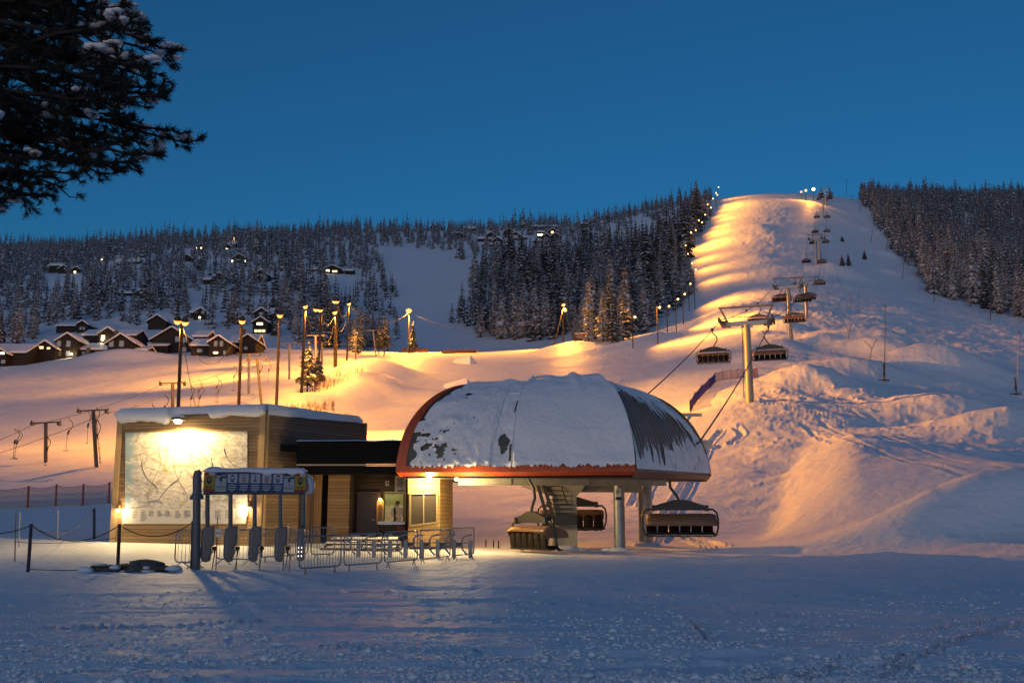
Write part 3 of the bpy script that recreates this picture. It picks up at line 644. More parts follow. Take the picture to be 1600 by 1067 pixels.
# ---------------------------------------------------------------- lift towers and the haul rope
LINE = Vector((.333, 1, 0)).normalized(); SIDE = Vector((LINE.y, -LINE.x, 0)); YAW = -math.atan2(LINE.x, LINE.y)
GA = 2.75
TW = [(1172, 105, 8.6), (1236, 192, 11.2), (1261, 245, 9.0), (1276, 395, 11.3), (1281, 432, 9.5), (1287, 562, 11.5), (1291, 600, 10.5)]
TL = ['first lift tower above the terminal, its yellow lit column beside a purple net fence', 'second lift tower up the line, two chairs close around its column', 'third lift tower, half hidden behind the second tower head',
      'slim lift tower on the blue upper slope with a chair either side of its head', 'lift tower just above the slim one, its arch frame empty at the middle', 'far lift tower near the skyline on the bare snow', 'topmost lift tower crowded with chairs against the sky']
def make_tower(i, px, d, h):
    b = G(px, d); t = thing('lift_tower', TL[i], 'lift tower', b, YAW, 'lift towers up the slope')
    MB().tube([(0, 0, -1.0), (0, 0, h - .3)], [.42 if i < 3 else .45, .36], 16).build('column', mat('tower_grey', (.34, .32, .28), .5, .2, var=(1, .5, (.26, .25, .23))), t)
    mb = MB(); mb.box((0, 0, h - .12), (2*GA - .5, .5, .42)); mb.box((0, 0, h - .45), (1.2, .4, .3)); mb.build('crossarm', STEEL, t)
    for s in (-1, 1):
        mb = MB(); mb.box((s*GA, 0, h + .05), (.22, 3.6, .24)); mb.box((s*(GA - .35), 0, h - .1), (.5, .8, .7)); mb.box((s*(GA-.75), 0, h - .35), (.5, 1.6, .05))
        for k in range(6): mb.tube([(s*GA - .1, -1.55 + k*.62, h + .12), (s*GA + .1, -1.55 + k*.62, h + .12)], .26, 12)
        mb.build('sheave_assembly', DARK if i > 2 else mat('dull_sheave_metal', (.10, .10, .11), .5, .5), t)
    mb = MB()
    for s in (-1, 1): mb.bar((s*(GA-.75), 0, h + .1), (s*(GA+.02), 0, h + 1.65), .2); mb.bar((s*(GA-1.4), 0, h + .1), (s*(GA-1.4), 0, h + .95), .05)
    mb.bar((-GA-.15, 0, h + 1.7), (GA+.15, 0, h + 1.7), .22, .18); mb.bar((-GA+1, 0, h + .62), (GA-1, 0, h + .62), .05); mb.box((0, 0, h + 1.25), (.22, .15, .3))
    mb.build('lifting_frame', mat('tower_frame', (.15, .125, .115), .5, .4), t)
    mb = MB()
    for s in (-.2, .2): mb.bar((-.62, s, .5), (-.5, s, h), .04)
    for k in range(int(h*2.2)): mb.bar((-.6, -.2, .8 + k*.42), (-.6, .2, .8 + k*.42), .03)
    mb.build('ladder', DARK, t)
    return b + Vector((0, 0, h + .42))
heads = [make_tower(i, *a) for i, a in enumerate(TW)]
S0 = heads[0] - LINE * ((heads[0].y - 48.0) / LINE.y); S0.z = 5.0
S00 = S0 - LINE * 1.0; S00.z = 4.85
ends = heads + [heads[-1] + LINE * 40 + Vector((0, 0, 5))]
def rope_pts(side):
    o = SIDE * GA * side; out = [S00 + o]; P = [S0] + ends
    for a, b in zip(P[:-1], P[1:]):
        L = (b - a).length
        for k in range(16): t = k/16; out.append(a.lerp(b, t) + o - Vector((0, 0, .00011 * L * L * 4 * t * (1-t) * 1.2)))
    out.append(P[-1] + o); return out
RP = {s: rope_pts(s) for s in (-1, 1)}
for s in (-1, 1):
    mb = MB(); mb.tube(RP[s], .045, 6)
    o = mb.build('haul_rope', mat('steel_rope', (.035, .033, .035), .5, .5)); tag(o, 'steel haul rope climbing on the left arms of the lift towers' if s < 0 else 'steel haul rope coming down on the right arms of the lift towers', 'cable')
def rope_at(s, d):
    P = RP[s]
    for a, b in zip(P[:-1], P[1:]):
        if a.y <= d <= b.y: return a.lerp(b, (d - a.y) / (b.y - a.y))
    return P[-1]
chair0 = make_chair()
CH = [ # rope side, px, row of the seat, label
 (-1, 1110, 557, 'dark chair swinging low on the left rope in front of the first tower'), (1, 1197, 554, 'brown bubble chair hanging just right of the first tower column'),
 (-1, 1186, 501, 'chair half hidden behind the crossarm of the first tower'), (1, 1240, 498, 'chair hanging alone in front of the second tower column'),
 (-1, 1218, 468, 'chair right below the left end of the second tower head'), (-1, 1243, 466, 'chair seen just behind the second tower column'),
 (1, 1260, 467, 'chair close to the right of the second tower column'), (1, 1278, 465, 'chair overlapping its larger neighbour right of the second tower'), (1, 1282, 442, 'chair at the right end of the third tower head'),
 (-1, 1261, 408, 'left chair of the pair below the slim middle tower'), (1, 1285, 409, 'right chair of the pair below the slim middle tower'),
 (-1, 1267, 379, 'chair left of the slim middle tower head'), (1, 1289, 378, 'chair right of the slim middle tower head'),
 (-1, 1273, 362, 'left chair under the arch of the tower above the slim one'), (1, 1291, 361, 'right chair under the arch of the tower above the slim one'),
 (-1, 1277, 339, 'left chair of the pair on open rope between the middle and top towers'), (1, 1294, 339, 'right chair of the pair on open rope between the middle and top towers'),
 (-1, 1279, 311, 'left chair a little below the far skyline tower head'), (1, 1295, 310, 'right chair a little below the far skyline tower head'),
 (-1, 1282, 298, 'tiny chair left of the far tower head, beside the bright summit lamp'), (1, 1296, 298, 'tiny chair right of the far tower head'),
 (-1, 1287, 287, 'lower left one of the tiny chairs round the topmost tower'), (1, 1299, 287, 'lower right one of the tiny chairs round the topmost tower'),
 (-1, 1285, 281, 'upper left one of the tiny chairs round the topmost tower'), (1, 1297, 282, 'upper right one of the tiny chairs round the topmost tower')]
used = {-1: 58.0, 1: 58.0}; first = True
for s, px, py, lab in CH:
    best = None
    for d in np.linspace(used[s] + 8, 640, 900):
        p = rope_at(s, d); e = abs(row_of(p.z - 2.75, d) - py) + .25*abs(col_of(p.x, p.y, p.z) - px)
        if best is None or e < best[0] - .15: best = (e, d)
    d = best[1]; used[s] = d; p = rope_at(s, d)
    c = chair0 if first else copy_tree(chair0); first = False
    c.location = p; c.rotation_euler = (0, 0, YAW + (math.pi if s > 0 else 0)); c['label'] = lab
for px, py, d, rz, lab in ((1060, 722, 46.6, math.pi - .05, 'brown bubble chair hanging at the right end of the terminal before the columns'), (824, 736, 43.4, -1.05, 'chair turned side on, swinging round the left end of the terminal'), (893, 722, 50.5, .1, 'chair half hidden behind the broad terminal mast and its stair')):
    c = copy_tree(chair0); p = at(px, py, d); c.location = p; c.rotation_euler = (.10 if px == 824 else 0, 0, rz); c['label'] = lab
# ---------------------------------------------------------------- the map shed
WOODF = planks('pale_larch_boards', (.42, .27, .12), (.26, .15, .06), .15)
WOODS = planks('darker_side_boards', (.24, .16, .10), (.13, .085, .055), .15)  # same board pattern in a darker tone for the right side wall
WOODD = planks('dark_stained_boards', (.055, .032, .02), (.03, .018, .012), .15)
WOODV = planks('upright_door_boards', (.22, .12, .05), (.14, .075, .03), .12, 0)
TRIM = mat('pale_corner_board', (.45, .30, .14), .7, bump=(15, .3, .01), stretch=(6, 6, .4), var=(4, .5, (.34, .22, .10)))
A = flat(178, 745, 44.6, 0); B = flat(412, 745, 43.5, 0); Cc = flat(573, 690, 50.2, 0)
zA = at(181, 650, 44.6).z; zB = at(410, 643, 43.5).z; zC = at(559, 659, 49.7).z
SO = Vector(((A.x+B.x)/2, 45.0, .4))
shed = thing('map_shed', 'timber shed with a huge piste map board lit by a flood lamp', 'shed', SO)
bk = Vector((-.5, 6.2, 0)); lowz = Vector((0, 0, -.2))
def zz(p, z): return Vector((p.x, p.y, z)) - SO
fdir = (B - A).normalized(); fn = Vector((fdir.y, -fdir.x, 0))       # outward normal of the facade
mb = MB(); mb._add([zz(A, -.2), zz(B, -.2), zz(B, zB), zz(A, zA)], [(0, 1, 2, 3)])
mb._add([zz(A+bk, -.2), zz(A, -.2), zz(A, zA), zz(A+bk, zA)], [(0, 1, 2, 3)]); mb._add([zz(Cc, -.2), zz(A+bk, -.2), zz(A+bk, zA), zz(Cc, zC)], [(0, 1, 2, 3)])
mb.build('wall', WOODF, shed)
Ct = Cc + (B-Cc).normalized()*.55
mb = MB(); mb._add([zz(B, -.2), zz(Cc, -.2), zz(Cc, zC - 1.15), zz(Ct, zC), zz(B, zB)], [(0, 1, 2, 3, 4)])
mb._add([zz(Cc, zC-1.15), zz(Cc+bk*.3, zC-1.15), zz(Ct+bk*.3, zC), zz(Ct, zC)], [(0, 1, 2, 3)])
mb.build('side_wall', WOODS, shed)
mb = MB()
for P_, k in ((A, 1), (B, -1)):
    q = P_ + fdir*k*.14 + fn*.03; mb = MB(); mb.box(zz(q, ((zA if k > 0 else zB) - .2)/2), (.26, .06, (zA if k > 0 else zB) + .2), rz=math.atan2(fdir.y, fdir.x)); mb.build('corner_board', TRIM, shed)
mb = MB(); mb.box(zz(B + Vector((.05, .10, 0)), zB/2 - .1), (.05, .16, zB + .1), rz=math.atan2((Cc-B).y, (Cc-B).x) - math.pi/2)
mb.build('corner_board', TRIM, shed)
mb = MB(); mb._add([zz(A, zA+.02), zz(B, zB+.02), zz(Ct, zC+.02), zz(A+bk, zA+.02)], [(0, 1, 2, 3)]); mb.build('roof', BLACKM, shed)
# the snow on its roof, hanging over the front with a torn gap above the lamp
def roofsnow():
    mb = MB(); n = 150; rows = []
    for i in range(n+1):
        t = i/n; e = A.lerp(B, t); z = zA + (zB-zA)*t; px = 181 + 231*t
        gap = sstep(262, 270, px) * (1 - sstep(322, 330, px))
        hang = (.30 + .16*fb(t*9, 1, 70, 3) + .10*math.sin(t*5)) * (1-gap*.96) + .03*vn(t*60, 2, 71)
        fat = .34 + .05*fb(t*6, 4, 72); endr = min(1, t/.03, (1-t)/.02) ** .5 if 0 < t < 1 else .0
        o = fn; r = []
        r.append(zz(e + o*.05, z - hang*endr)); r.append(zz(e + o*(.16*(1-gap)+.04), z - hang*.85*endr)); r.append(zz(e + o*(.30*(1-gap)+.04), z - hang*.35*endr + .02))
        r.append(zz(e + o*(.30*(1-gap)+.03), z + .10)); r.append(zz(e + o*(.18*(1-gap)), z + fat*.8*endr + .03)); r.append(zz(e - o*.25, z + fat*endr + .03))
        r.append(zz(e - o*1.2, z + fat*endr*1.02 + .03)); b = (A+bk).lerp(Ct, t); r.append(zz(b, (zA + (zC-zA)*t) + .3)); rows.append(r)
    mb.grid(rows)
    s0 = [zz(B + Vector((.06, -.05, 0)), zB - .16), zz(B + Vector((.12, -.05, 0)), zB + .1), zz(B + Vector((-.05, .1, 0)), zB + .36)]; s1 = [zz(Ct + Vector((.1, 0, 0)), zC - .08), zz(Ct + Vector((.12, 0, 0)), zC + .08), zz(Ct + Vector((-.1, 0, 0)), zC + .25)]
    mb.grid([[s0[k].lerp(s1[k], j/20) + Vector((0, 0, .03*vn(j*.5, k, 73))) for k in range(3)] for j in range(21)])
    return mb
roofsnow().build('roof_snow', SKIN, shed)
# map board: a painted winter panorama above, the list of runs below
def panorama():
    m = bpy.data.materials.new('winter_panorama_print'); m.use_nodes = True; nt = m.node_tree; b = nt.nodes['Principled BSDF']; L = nt.links.new
    tc = nt.nodes.new('ShaderNodeTexCoord'); mp = nt.nodes.new('ShaderNodeMapping'); mp.inputs['Scale'].default_value = (.62, .62, 1.25); L(tc.outputs['Object'], mp.inputs[0])
    n1 = nt.nodes.new('ShaderNodeTexNoise'); n1.inputs['Scale'].default_value = .9; n1.inputs['Detail'].default_value = 8; n1.inputs['Distortion'].default_value = 1.6; n1.noise_type = 'RIDGED_MULTIFRACTAL'; L(mp.outputs[0], n1.inputs['Vector'])
    n2 = nt.nodes.new('ShaderNodeTexNoise'); n2.inputs['Scale'].default_value = 3.2; n2.inputs['Detail'].default_value = 6; n2.inputs['Distortion'].default_value = 2.2; L(mp.outputs[0], n2.inputs['Vector'])
    vo = nt.nodes.new('ShaderNodeTexVoronoi'); vo.feature = 'DISTANCE_TO_EDGE'; vo.inputs['Scale'].default_value = 1.15; L(n2.outputs['Color'], vo.inputs['Vector']) if False else L(mp.outputs[0], vo.inputs['Vector'])
    r1 = nt.nodes.new('ShaderNodeValToRGB'); e = r1.color_ramp.elements; e[0].position = .42; e[0].color = (.50, .47, .41, 1); e[1].position = .62; e[1].color = (.72, .70, .64, 1); L(n2.outputs['Fac'], r1.inputs[0])
    r2 = nt.nodes.new('ShaderNodeValToRGB'); e = r2.color_ramp.elements; e[0].position = .0; e[0].color = (.35, .32, .28, 1); e[1].position = .10; e[1].color = (1, 1, 1, 1); L(vo.outputs['Distance'], r2.inputs[0])
    mu = nt.nodes.new('ShaderNodeMix'); mu.data_type = 'RGBA'; mu.blend_type = 'MULTIPLY'; mu.inputs[0].default_value = .45; L(r1.outputs[0], mu.inputs[6]); L(r2.outputs[0], mu.inputs[7])
    n3 = nt.nodes.new('ShaderNodeTexNoise'); n3.inputs['Scale'].default_value = 9; n3.inputs['Detail'].default_value = 4; L(mp.outputs[0], n3.inputs['Vector'])
    r3 = nt.nodes.new('ShaderNodeValToRGB'); e = r3.color_ramp.elements; e[0].position = .36; e[0].color = (.30, .27, .18, 1); e[1].position = .46; e[1].color = (1, 1, 1, 1); L(n3.outputs['Fac'], r3.inputs[0])
    m3 = nt.nodes.new('ShaderNodeMix'); m3.data_type = 'RGBA'; m3.blend_type = 'MULTIPLY'; m3.inputs[0].default_value = .35; L(mu.outputs[2], m3.inputs[6]); L(r3.outputs[0], m3.inputs[7])
    sp = nt.nodes.new('ShaderNodeSeparateXYZ'); L(tc.outputs['Object'], sp.inputs[0])
    # printed sky at the top and a blue lake down the left side
    ad = nt.nodes.new('ShaderNodeMath'); ad.operation = 'MULTIPLY_ADD'; ad.inputs[1].default_value = -.9; L(n2.outputs['Fac'], ad.inputs[0]); L(sp.outputs[2], ad.inputs[2])
    ks = nt.nodes.new('ShaderNodeMapRange'); ks.inputs[1].default_value = 4.35; ks.inputs[2].default_value = 4.6; L(ad.outputs[0], ks.inputs[0])
    ax = nt.nodes.new('ShaderNodeMath'); ax.operation = 'MULTIPLY_ADD'; ax.inputs[1].default_value = 2.2; L(n1.outputs['Fac'], ax.inputs[0]); L(sp.outputs[0], ax.inputs[2])
    kl = nt.nodes.new('ShaderNodeMapRange'); kl.inputs[1].default_value = -2.3; kl.inputs[2].default_value = -2.6; L(ax.outputs[0], kl.inputs[0])
    mxk = nt.nodes.new('ShaderNodeMath'); mxk.operation = 'MAXIMUM'; L(ks.outputs[0], mxk.inputs[0]); L(kl.outputs[0], mxk.inputs[1])
    m4 = nt.nodes.new('ShaderNodeMix'); m4.data_type = 'RGBA'; m4.inputs[7].default_value = (.30, .42, .45, 1); L(mxk.outputs[0], m4.inputs[0]); L(m3.outputs[2], m4.inputs[6])
    L(m4.outputs[2], b.inputs['Base Color']); b.inputs['Roughness'].default_value = .45
    return m
def fpt(px, py, o=.0): # a point on the facade plane
    u_ = uof(px, py); t_ = ytan(py)
    s = (A.x - u_*A.y) / (u_*fdir.y - fdir.x); q = A + fdir*s; return Vector((q.x, q.y, CAM.z + t_*q.y)) + fn*o
q = [fpt(197, 806), fpt(388, 806), fpt(387.5, 674), fpt(197.5, 676)]
mb = MB(); f = [p + fn*.03 - SO for p in q]; g = [p + fn*.09 - SO for p in q]; mb._add(f+g, [(4,5,6,7), (0,1,5,4), (1,2,6,5), (2,3,7,6), (3,0,4,7)])
board = mb.build('map_board', panorama(), shed)
q = [fpt(193, 818), fpt(386, 818), fpt(387, 794), fpt(194, 794)]
mb = MB(); f = [p + fn*.04 - SO for p in q]; g = [p + fn*.12 - SO for p in q]; mb._add(f+g, [(4,5,6,7), (0,1,5,4), (1,2,6,5), (2,3,7,6), (3,0,4,7)])
lg = mb.build('legend_panel', mat('legend_print', (.66, .62, .52), .5), shed)
mb = MB(); ang = math.atan2(fdir.y, fdir.x)
for cx in (198, 211, 224, 237, 250, 262, 278, 291, 322, 340, 356, 372):
    for k in range(random.randint(4, 7)):
        w_ = random.uniform(.10, .26); p = fpt(cx, 797.5 + k*2.5, .124) - SO; mb.box(p + fdir*w_/2, (w_, .006, .018), rz=ang)
        mb.box(p - fdir*.035, (.035, .006, .035), rz=ang)
mb.build('run_list', mat('print_ink', (.16, .14, .11), .7), lg)
mb = MB()
for cx, cy in ((262, 733), (286, 785)): mb.tube([fpt(cx, cy, .09) - SO, fpt(cx, cy, .105) - SO], .06, 12)
mb.build('map_marker', mat('yellow_mark', (.6, .5, .03), .5), board)
mb = MB()
for sx, sy, ex_, ey_, bow in ((250, 700, 238, 786, 6), (262, 694, 262, 733, 3), (300, 700, 330, 780, -8), (312, 705, 345, 760, 9), (275, 710, 290, 785, -5), (330, 712, 318, 788, 7), (226, 716, 244, 772, -6), (345, 722, 372, 784, 5), (285, 735, 252, 780, 4), (352, 700, 378, 742, -6), (205, 772, 250, 786, -7), (300, 742, 362, 770, 6)):
    pts = []
    for k in range(13): f = k/12; pts.append(fpt(sx + (ex_-sx)*f + bow*math.sin(f*5.5), sy + (ey_-sy)*f + .5*bow*math.sin(f*9), .092) - SO)
    mb.tube(pts, .016, 4, cap=False)
mb.build('piste_lines', mat('piste_line_print', (.30, .27, .22), .6), board)
# flood lamp over the board
lp = fpt(291, 657, .75); mb = MB()
mb.tube([fpt(291, 652, .0) - SO, fpt(291, 649, .35) - SO, fpt(291, 651, .75) - SO], .03, 6); mb.tube([lp - SO + Vector((0, 0, .12)), lp - SO + Vector((0, 0, .05)), lp - SO + Vector((0, 0, -.06))], [.10, .24, .34], 16)
fl = mb.build('flood_lamp', mat('lamp_hood', (.30, .28, .24), .4, .5), shed)
MB().ball(lp - SO + Vector((0, 0, .10)), .2, 12, 6, (1.3, 1, .5), .1).build('hood_snow', SNOW, fl)
GLOW = mat('warm_lamp_glass', (1, .8, .5), .5, emit=(1, .78, .42), estr=60)
MB().ball(lp - SO + Vector((0, 0, -.10)), .16, 14, 8, (1, 1, .6)).build('bulb', GLOW, fl)
lamp_light('flood_lamp_light', fpt(293, 668, .62), 1500, (1, .66, .25), (fn.x*.1, fn.y*.1, -1), 176, .12, .14)
for px, py in ((188, 796), (391, 793)):
    c = fpt(px, py, .16); mb = MB(); mb.tube([c - SO + Vector((0, 0, .18)), c - SO + Vector((0, 0, .02))], [.06, .13], 12); mb.box(c - fn*.08 - SO + Vector((0, 0, .08)), (.1, .12, .3), rz=ang)
    wl_ = mb.build('wall_lamp', mat('brass_lamp', (.35, .22, .07), .4, .7), shed); MB().ball(c - SO, .09, 10, 6).build('bulb', GLOW, wl_)
    lamp_light('wall_lamp_light', fpt(px + (6 if px < 300 else -6), py + 4, .3), 45, (1, .74, .38), None, rad=.08)

# ---------------------------------------------------------------- the operators' hut under a black flat roof
HS = 1.8                        # everything of the hut sits this much nearer than its nominal distances below
def hat(px, py, d): return at(px, py, d - HS)
HO = Vector((-8.5, 47.0, .4)); hut = thing('operator_hut', 'low timber operators hut with black flat roof between shed and terminal', 'hut', HO)
def hp(px, py, d, dz=0): return hat(px, py, d) - HO + Vector((0, 0, dz))
def vq(mb, px0, px1, y0, y1, d, th=.06, d1=None):   # an upright slab facing the camera, px0..px1, rows y0 (top)..y1
    d1 = d if d1 is None else d1
    a = hat(px0, y1, d); b = hat(px1, y1, d1); zt = hat(px0, y0, d).z; zb = a.z
    if d1 != d: b.z = zb
    c = (a + b) / 2; L_ = math.hypot(b.x-a.x, b.y-a.y); an = math.atan2(b.y-a.y, b.x-a.x)
    return mb.box(Vector((c.x, c.y + th/2, (zt+zb)/2)) - HO, (L_, th, zt - zb), rz=an)
mb = MB(); vq(mb, 463, 636, 691, 724, 46.0, .3); vq(mb, 466, 636, 728, 741, 46.3, .3); mb.box(Vector((-7.3, 47.0, 4.55)) - HO, (6.0, 5.2, .3)); fas = mb.build('roof_fascia', BLACKM, hut)
mb = MB(); vq(mb, 463, 636, 725, 727, 46.1, .2); mb.build('fascia_trim', mat('thin_metal_trim', (.30, .27, .22), .4, .5), fas)
mb = MB(); mb.grid([[Vector((x, y, 4.86 + .05*vn(x*1.3, y, 80) - (.06 if y < 44.3 else 0))) - HO for y in (44.18, 44.35, 45.5, 48)] for x in np.linspace(-9.55, -4.95, 40)]); mb.build('roof_snow', SNOW, hut)
mb = MB(); vq(mb, 510, 546, 741, 850, 47.3, .1); mb.build('front_wall', planks('hut_larch_boards', (.25, .155, .07), (.16, .095, .04), .15), hut)
mb = MB(); vq(mb, 474, 500, 741, 850, 47.35, .08); dd_ = mb.build('double_door', WOODV, hut)
mb = MB(); vq(mb, 487, 487.6, 741, 850, 47.3, .03); mb.build('door_seam', BLACKM, dd_)
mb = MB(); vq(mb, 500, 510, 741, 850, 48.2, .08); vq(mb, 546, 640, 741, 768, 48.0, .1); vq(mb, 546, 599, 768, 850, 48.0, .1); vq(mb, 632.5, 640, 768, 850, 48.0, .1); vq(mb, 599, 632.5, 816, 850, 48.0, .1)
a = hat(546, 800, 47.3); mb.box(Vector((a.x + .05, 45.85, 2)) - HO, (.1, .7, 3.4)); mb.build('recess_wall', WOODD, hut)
mb = MB(); vq(mb, 559, 590, 771, 846, 47.9, .08); dr = mb.build('entrance_door', mat('dark_door', (.02, .014, .011), .5), hut)
mb = MB(); vq(mb, 557, 559, 770, 846, 47.85, .1); vq(mb, 590, 592, 770, 846, 47.85, .1); vq(mb, 557, 592, 768.5, 770, 47.85, .1); mb.build('door_frame', mat('brown_frame', (.10, .06, .035), .6), dr)
mb = MB(); vq(mb, 581, 585, 811, 812.5, 47.82, .06); mb.build('door_handle', STEEL, dr)
# the lit booth window, its room behind and the counter below
mb = MB(); vq(mb, 598.5, 600.5, 769, 817, 47.92, .1); vq(mb, 629.5, 632, 769, 817, 47.92, .1); vq(mb, 600.5, 629.5, 769, 771.5, 47.92, .1); bw = mb.build('booth_window', mat('window_timber', (.12, .08, .045), .6), hut)
mb = MB(); vq(mb, 600, 630, 771, 817, 48.0, .02); mb.build('pane', mat('clear_pane', (.9, .95, .92), .02, trans=1.0), bw)
mb = MB(); w0 = hat(592, 800, 50.2); w1 = hat(640, 800, 50.2)
mb.box(Vector(((w0.x+w1.x)/2, 48.4, 1.9)) - HO, (w1.x-w0.x+.8, .08, 3.2)); mb.box(Vector((w0.x - .3, 47.3, 1.9)) - HO, (.08, 2.1, 3.2)); mb.box(Vector((w1.x + .35, 47.3, 1.9)) - HO, (.08, 2.1, 3.2)); mb.box(Vector(((w0.x+w1.x)/2, 47.3, 3.3)) - HO, (2.2, 2.1, .08)); mb.box(Vector(((w0.x+w1.x)/2, 47.3, .42)) - HO, (2.2, 2.1, .08))
mb.build('booth_room', mat('booth_paint', (.42, .40, .20), .7), hut)
mb = MB(); vq(mb, 604, 608, 778, 790, 50.0, .05); vq(mb, 604, 607, 792, 806, 50.0, .05); mb.build('wall_papers', mat('booth_papers', (.5, .48, .38), .7, var=(9, .6, (.1, .1, .08))), hut)
lamp_light('booth_light', Vector(((w0.x+w1.x)/2 - .2, 47.2, 3.1)), 38, (1, .88, .50), None, rad=.2)
mb = MB(); vq(mb, 591, 632, 818.5, 820, 47.3, .6); vq(mb, 593, 632, 820, 846, 47.55, .3); cn = mb.build('counter', WOODD, hut)
mb = MB(); p0 = hat(590, 818, 47.1); p1 = hat(632, 818, 47.1); mb.grid([[Vector((p0.x + (p1.x-p0.x)*i/24, y, p0.z + (.07 + .05*vn(i*.6, y*3, 82))*k)) - HO for y, k in ((45.4, -.4), (45.4, .6), (45.6, 1), (45.9, .9))] for i in range(25)]); mb.build('counter_snow', SNOW, cn)
mb = MB(); vq(mb, 620, 631.5, 822, 828, 47.5, .03); rs = mb.build('red_plate', mat('red_plate', (.25, .02, .012), .5), cn)
mb = MB(); vq(mb, 617, 633.5, 743.5, 770, 47.88, .04); nb = mb.build('notice_board', mat('notice_face', (.40, .37, .31), .6), hut)
mb = MB()
for k in range(7): vq(mb, 620, 631 - (k*3) % 4, 748 + k*2, 748.8 + k*2, 47.85, .02)
vq(mb, 620.5, 631, 765.5, 767.5, 47.85, .02); mb.build('notice_print', mat('print_ink2', (.05, .04, .03), .7), nb)
mb = MB(); vq(mb, 602.3, 607.7, 751, 758.5, 47.9, .03); nn = mb.build('number_plate', mat('notice_face2', (.5, .46, .38), .6), hut)
mb = MB(); vq(mb, 604, 606, 752.5, 757, 47.87, .02); mb.build('plate_mark', mat('print_ink2'), nn)
# arched wall box, lit from its own small lamp
ar = [(-.14, -.55), (.14, -.55), (.14, .38), (.10, .48), (0, .53), (-.10, .48), (-.14, .38)]
c = hat(594, 798, 47.75) - HO; mb = MB(); n_ = len(ar)
mb.prism([(c.x + x*1.15, c.z + z*1.08) for x, z in ar], c.y, c.y + .1); bx_ = mb.build('arched_wall_box', mat('orange_box', (.42, .22, .05), .5), hut)
mb = MB(); mb.prism([(c.x + x*.62, c.z - .08 + z*.72) for x, z in ar], c.y - .02, c.y); mb.box(c + Vector((0, -.02, -.16)), (.13, .02, .3)); mb.build('box_cover', mat('box_cover', (.16, .075, .02), .5), bx_)
MB().ball(c + Vector((0, -.1, .52)), .06, 10, 6).build('bulb', mat('small_bulb', (1, .8, .5), .5, emit=(1, .62, .2), estr=25), bx_)
lamp_light('wall_box_light', c + HO + Vector((0, -.28, .50)), 11, (1, .6, .2), None, rad=.05)
# corner block with its slanted window
a = hat(637.5, 800, 46.0); b = hat(687, 800, 46.4); YB = planks('yellow_pine_boards', (.46, .29, .10), (.34, .20, .065), .17)
def cw(px, py, o=0): t_ = (px - 637.5)/49.5; p = hat(px, py, 46.0 + .4*t_); return p - HO + Vector((0, -o, 0))
mb = MB(); zt = 3.16 - HO.z; zb = -.3
o4 = [cw(637.5, 800), cw(687, 800)]
for (x0, x1, r0, r1) in ((637.5, 642, 745, 855), (682, 687, 745, 855), (642, 682, 745, 771)):
    mb._add([cw(x0, r1), cw(x1, r1), cw(x1, r0), cw(x0, r0)], [(0, 1, 2, 3)])
mb._add([cw(642, 855), cw(682, 855), cw(682, 815.5), cw(642, 820)], [(0, 1, 2, 3)])
mb._add([cw(637.5, 855) + Vector((0, 2.0, 0)), cw(637.5, 855), cw(637.5, 745), cw(637.5, 745) + Vector((0, 2.0, 0))], [(0, 1, 2, 3)])
mb._add([cw(687, 855), cw(687, 855) + Vector((.4, 3, 0)), cw(687, 745) + Vector((.4, 3, 0)), cw(687, 745)], [(0, 1, 2, 3)])
mb._add([cw(637.5, 745), cw(687, 745), cw(687, 745) + Vector((.4, 3, 0)), cw(637.5, 745) + Vector((0, 3, 0))], [(0, 1, 2, 3)])
mb._add([cw(637.5, 855) + Vector((0, 3, 0)), cw(637.5, 745) + Vector((0, 3, 0)), cw(687, 745) + Vector((.4, 3, 0)), cw(687, 855) + Vector((.4, 3, 0))], [(0, 1, 2, 3)])
cb = mb.build('corner_block', YB, hut)
mb = MB(); W = [cw(641, 821, .05), cw(683, 816, .05), cw(683, 770, .05), cw(641, 771, .05)]
for k in range(4): mb.bar(W[k], W[(k+1) % 4], .09, .07)
mb.bar(cw(662, 819, .05), cw(662, 771, .05), .05, .05); cwin = mb.build('corner_window', mat('window_frame_grey', (.20, .15, .08), .5), hut)
mb = MB(); mb._add([cw(642, 820, .01), cw(682, 815.5, .01), cw(682, 771, .01), cw(642, 771, .01)], [(0, 1, 2, 3)]); mb.build('pane', mat('dark_window_glass', (.035, .03, .028), .04, spec=1.0), cwin)
mb = MB(); c = cw(671, 748, .35); mb.tube([cw(669, 753, 0), cw(668, 752, .3), c], .025, 6); mb.tube([c + Vector((0, 0, .12)), c + Vector((0, 0, .0))], [.06, .12], 10); cl = mb.build('corner_lamp', DARK, hut)
MB().ball(c + Vector((0, 0, -.02)), .13, 12, 8).build('bulb', mat('amber_bulb', (1, .7, .3), .5, emit=(1, .66, .22), estr=55), cl)
lamp_light('corner_lamp_light', c + HO + Vector((.05, -.35, -.12)), 700, (1, .66, .24), None, rad=.12)
# snowy wooden steps before the door
O = flat(565, 858, 42.6, .12); stp = thing('wooden_steps', 'low snow dusted wooden steps before the dark hut door', 'steps', O)
for k in range(3):
    w_ = 3.4 - k*.25; MB().box((0, k*.55, .10 + k*.17), (w_, .5, .06)).build('tread', WOODV, stp)
    mb = MB(); mb.grid([[Vector((-w_/2 + w_*i/20, y - .22 + k*.55, .135 + k*.17 + z*(.5 + vn(i*.5, y*4 + k, 84)))) for y, z in ((0, 0), (.06, .05), (.22, .08), (.44, .05))] for i in range(21)]); mb.build('tread_snow', SNOW, stp)
mb = MB()
for s in (-1.5, 0, 1.5): mb.box((s, .55, .12), (.08, 1.5, .24))
mb.build('support', WOODD, stp)
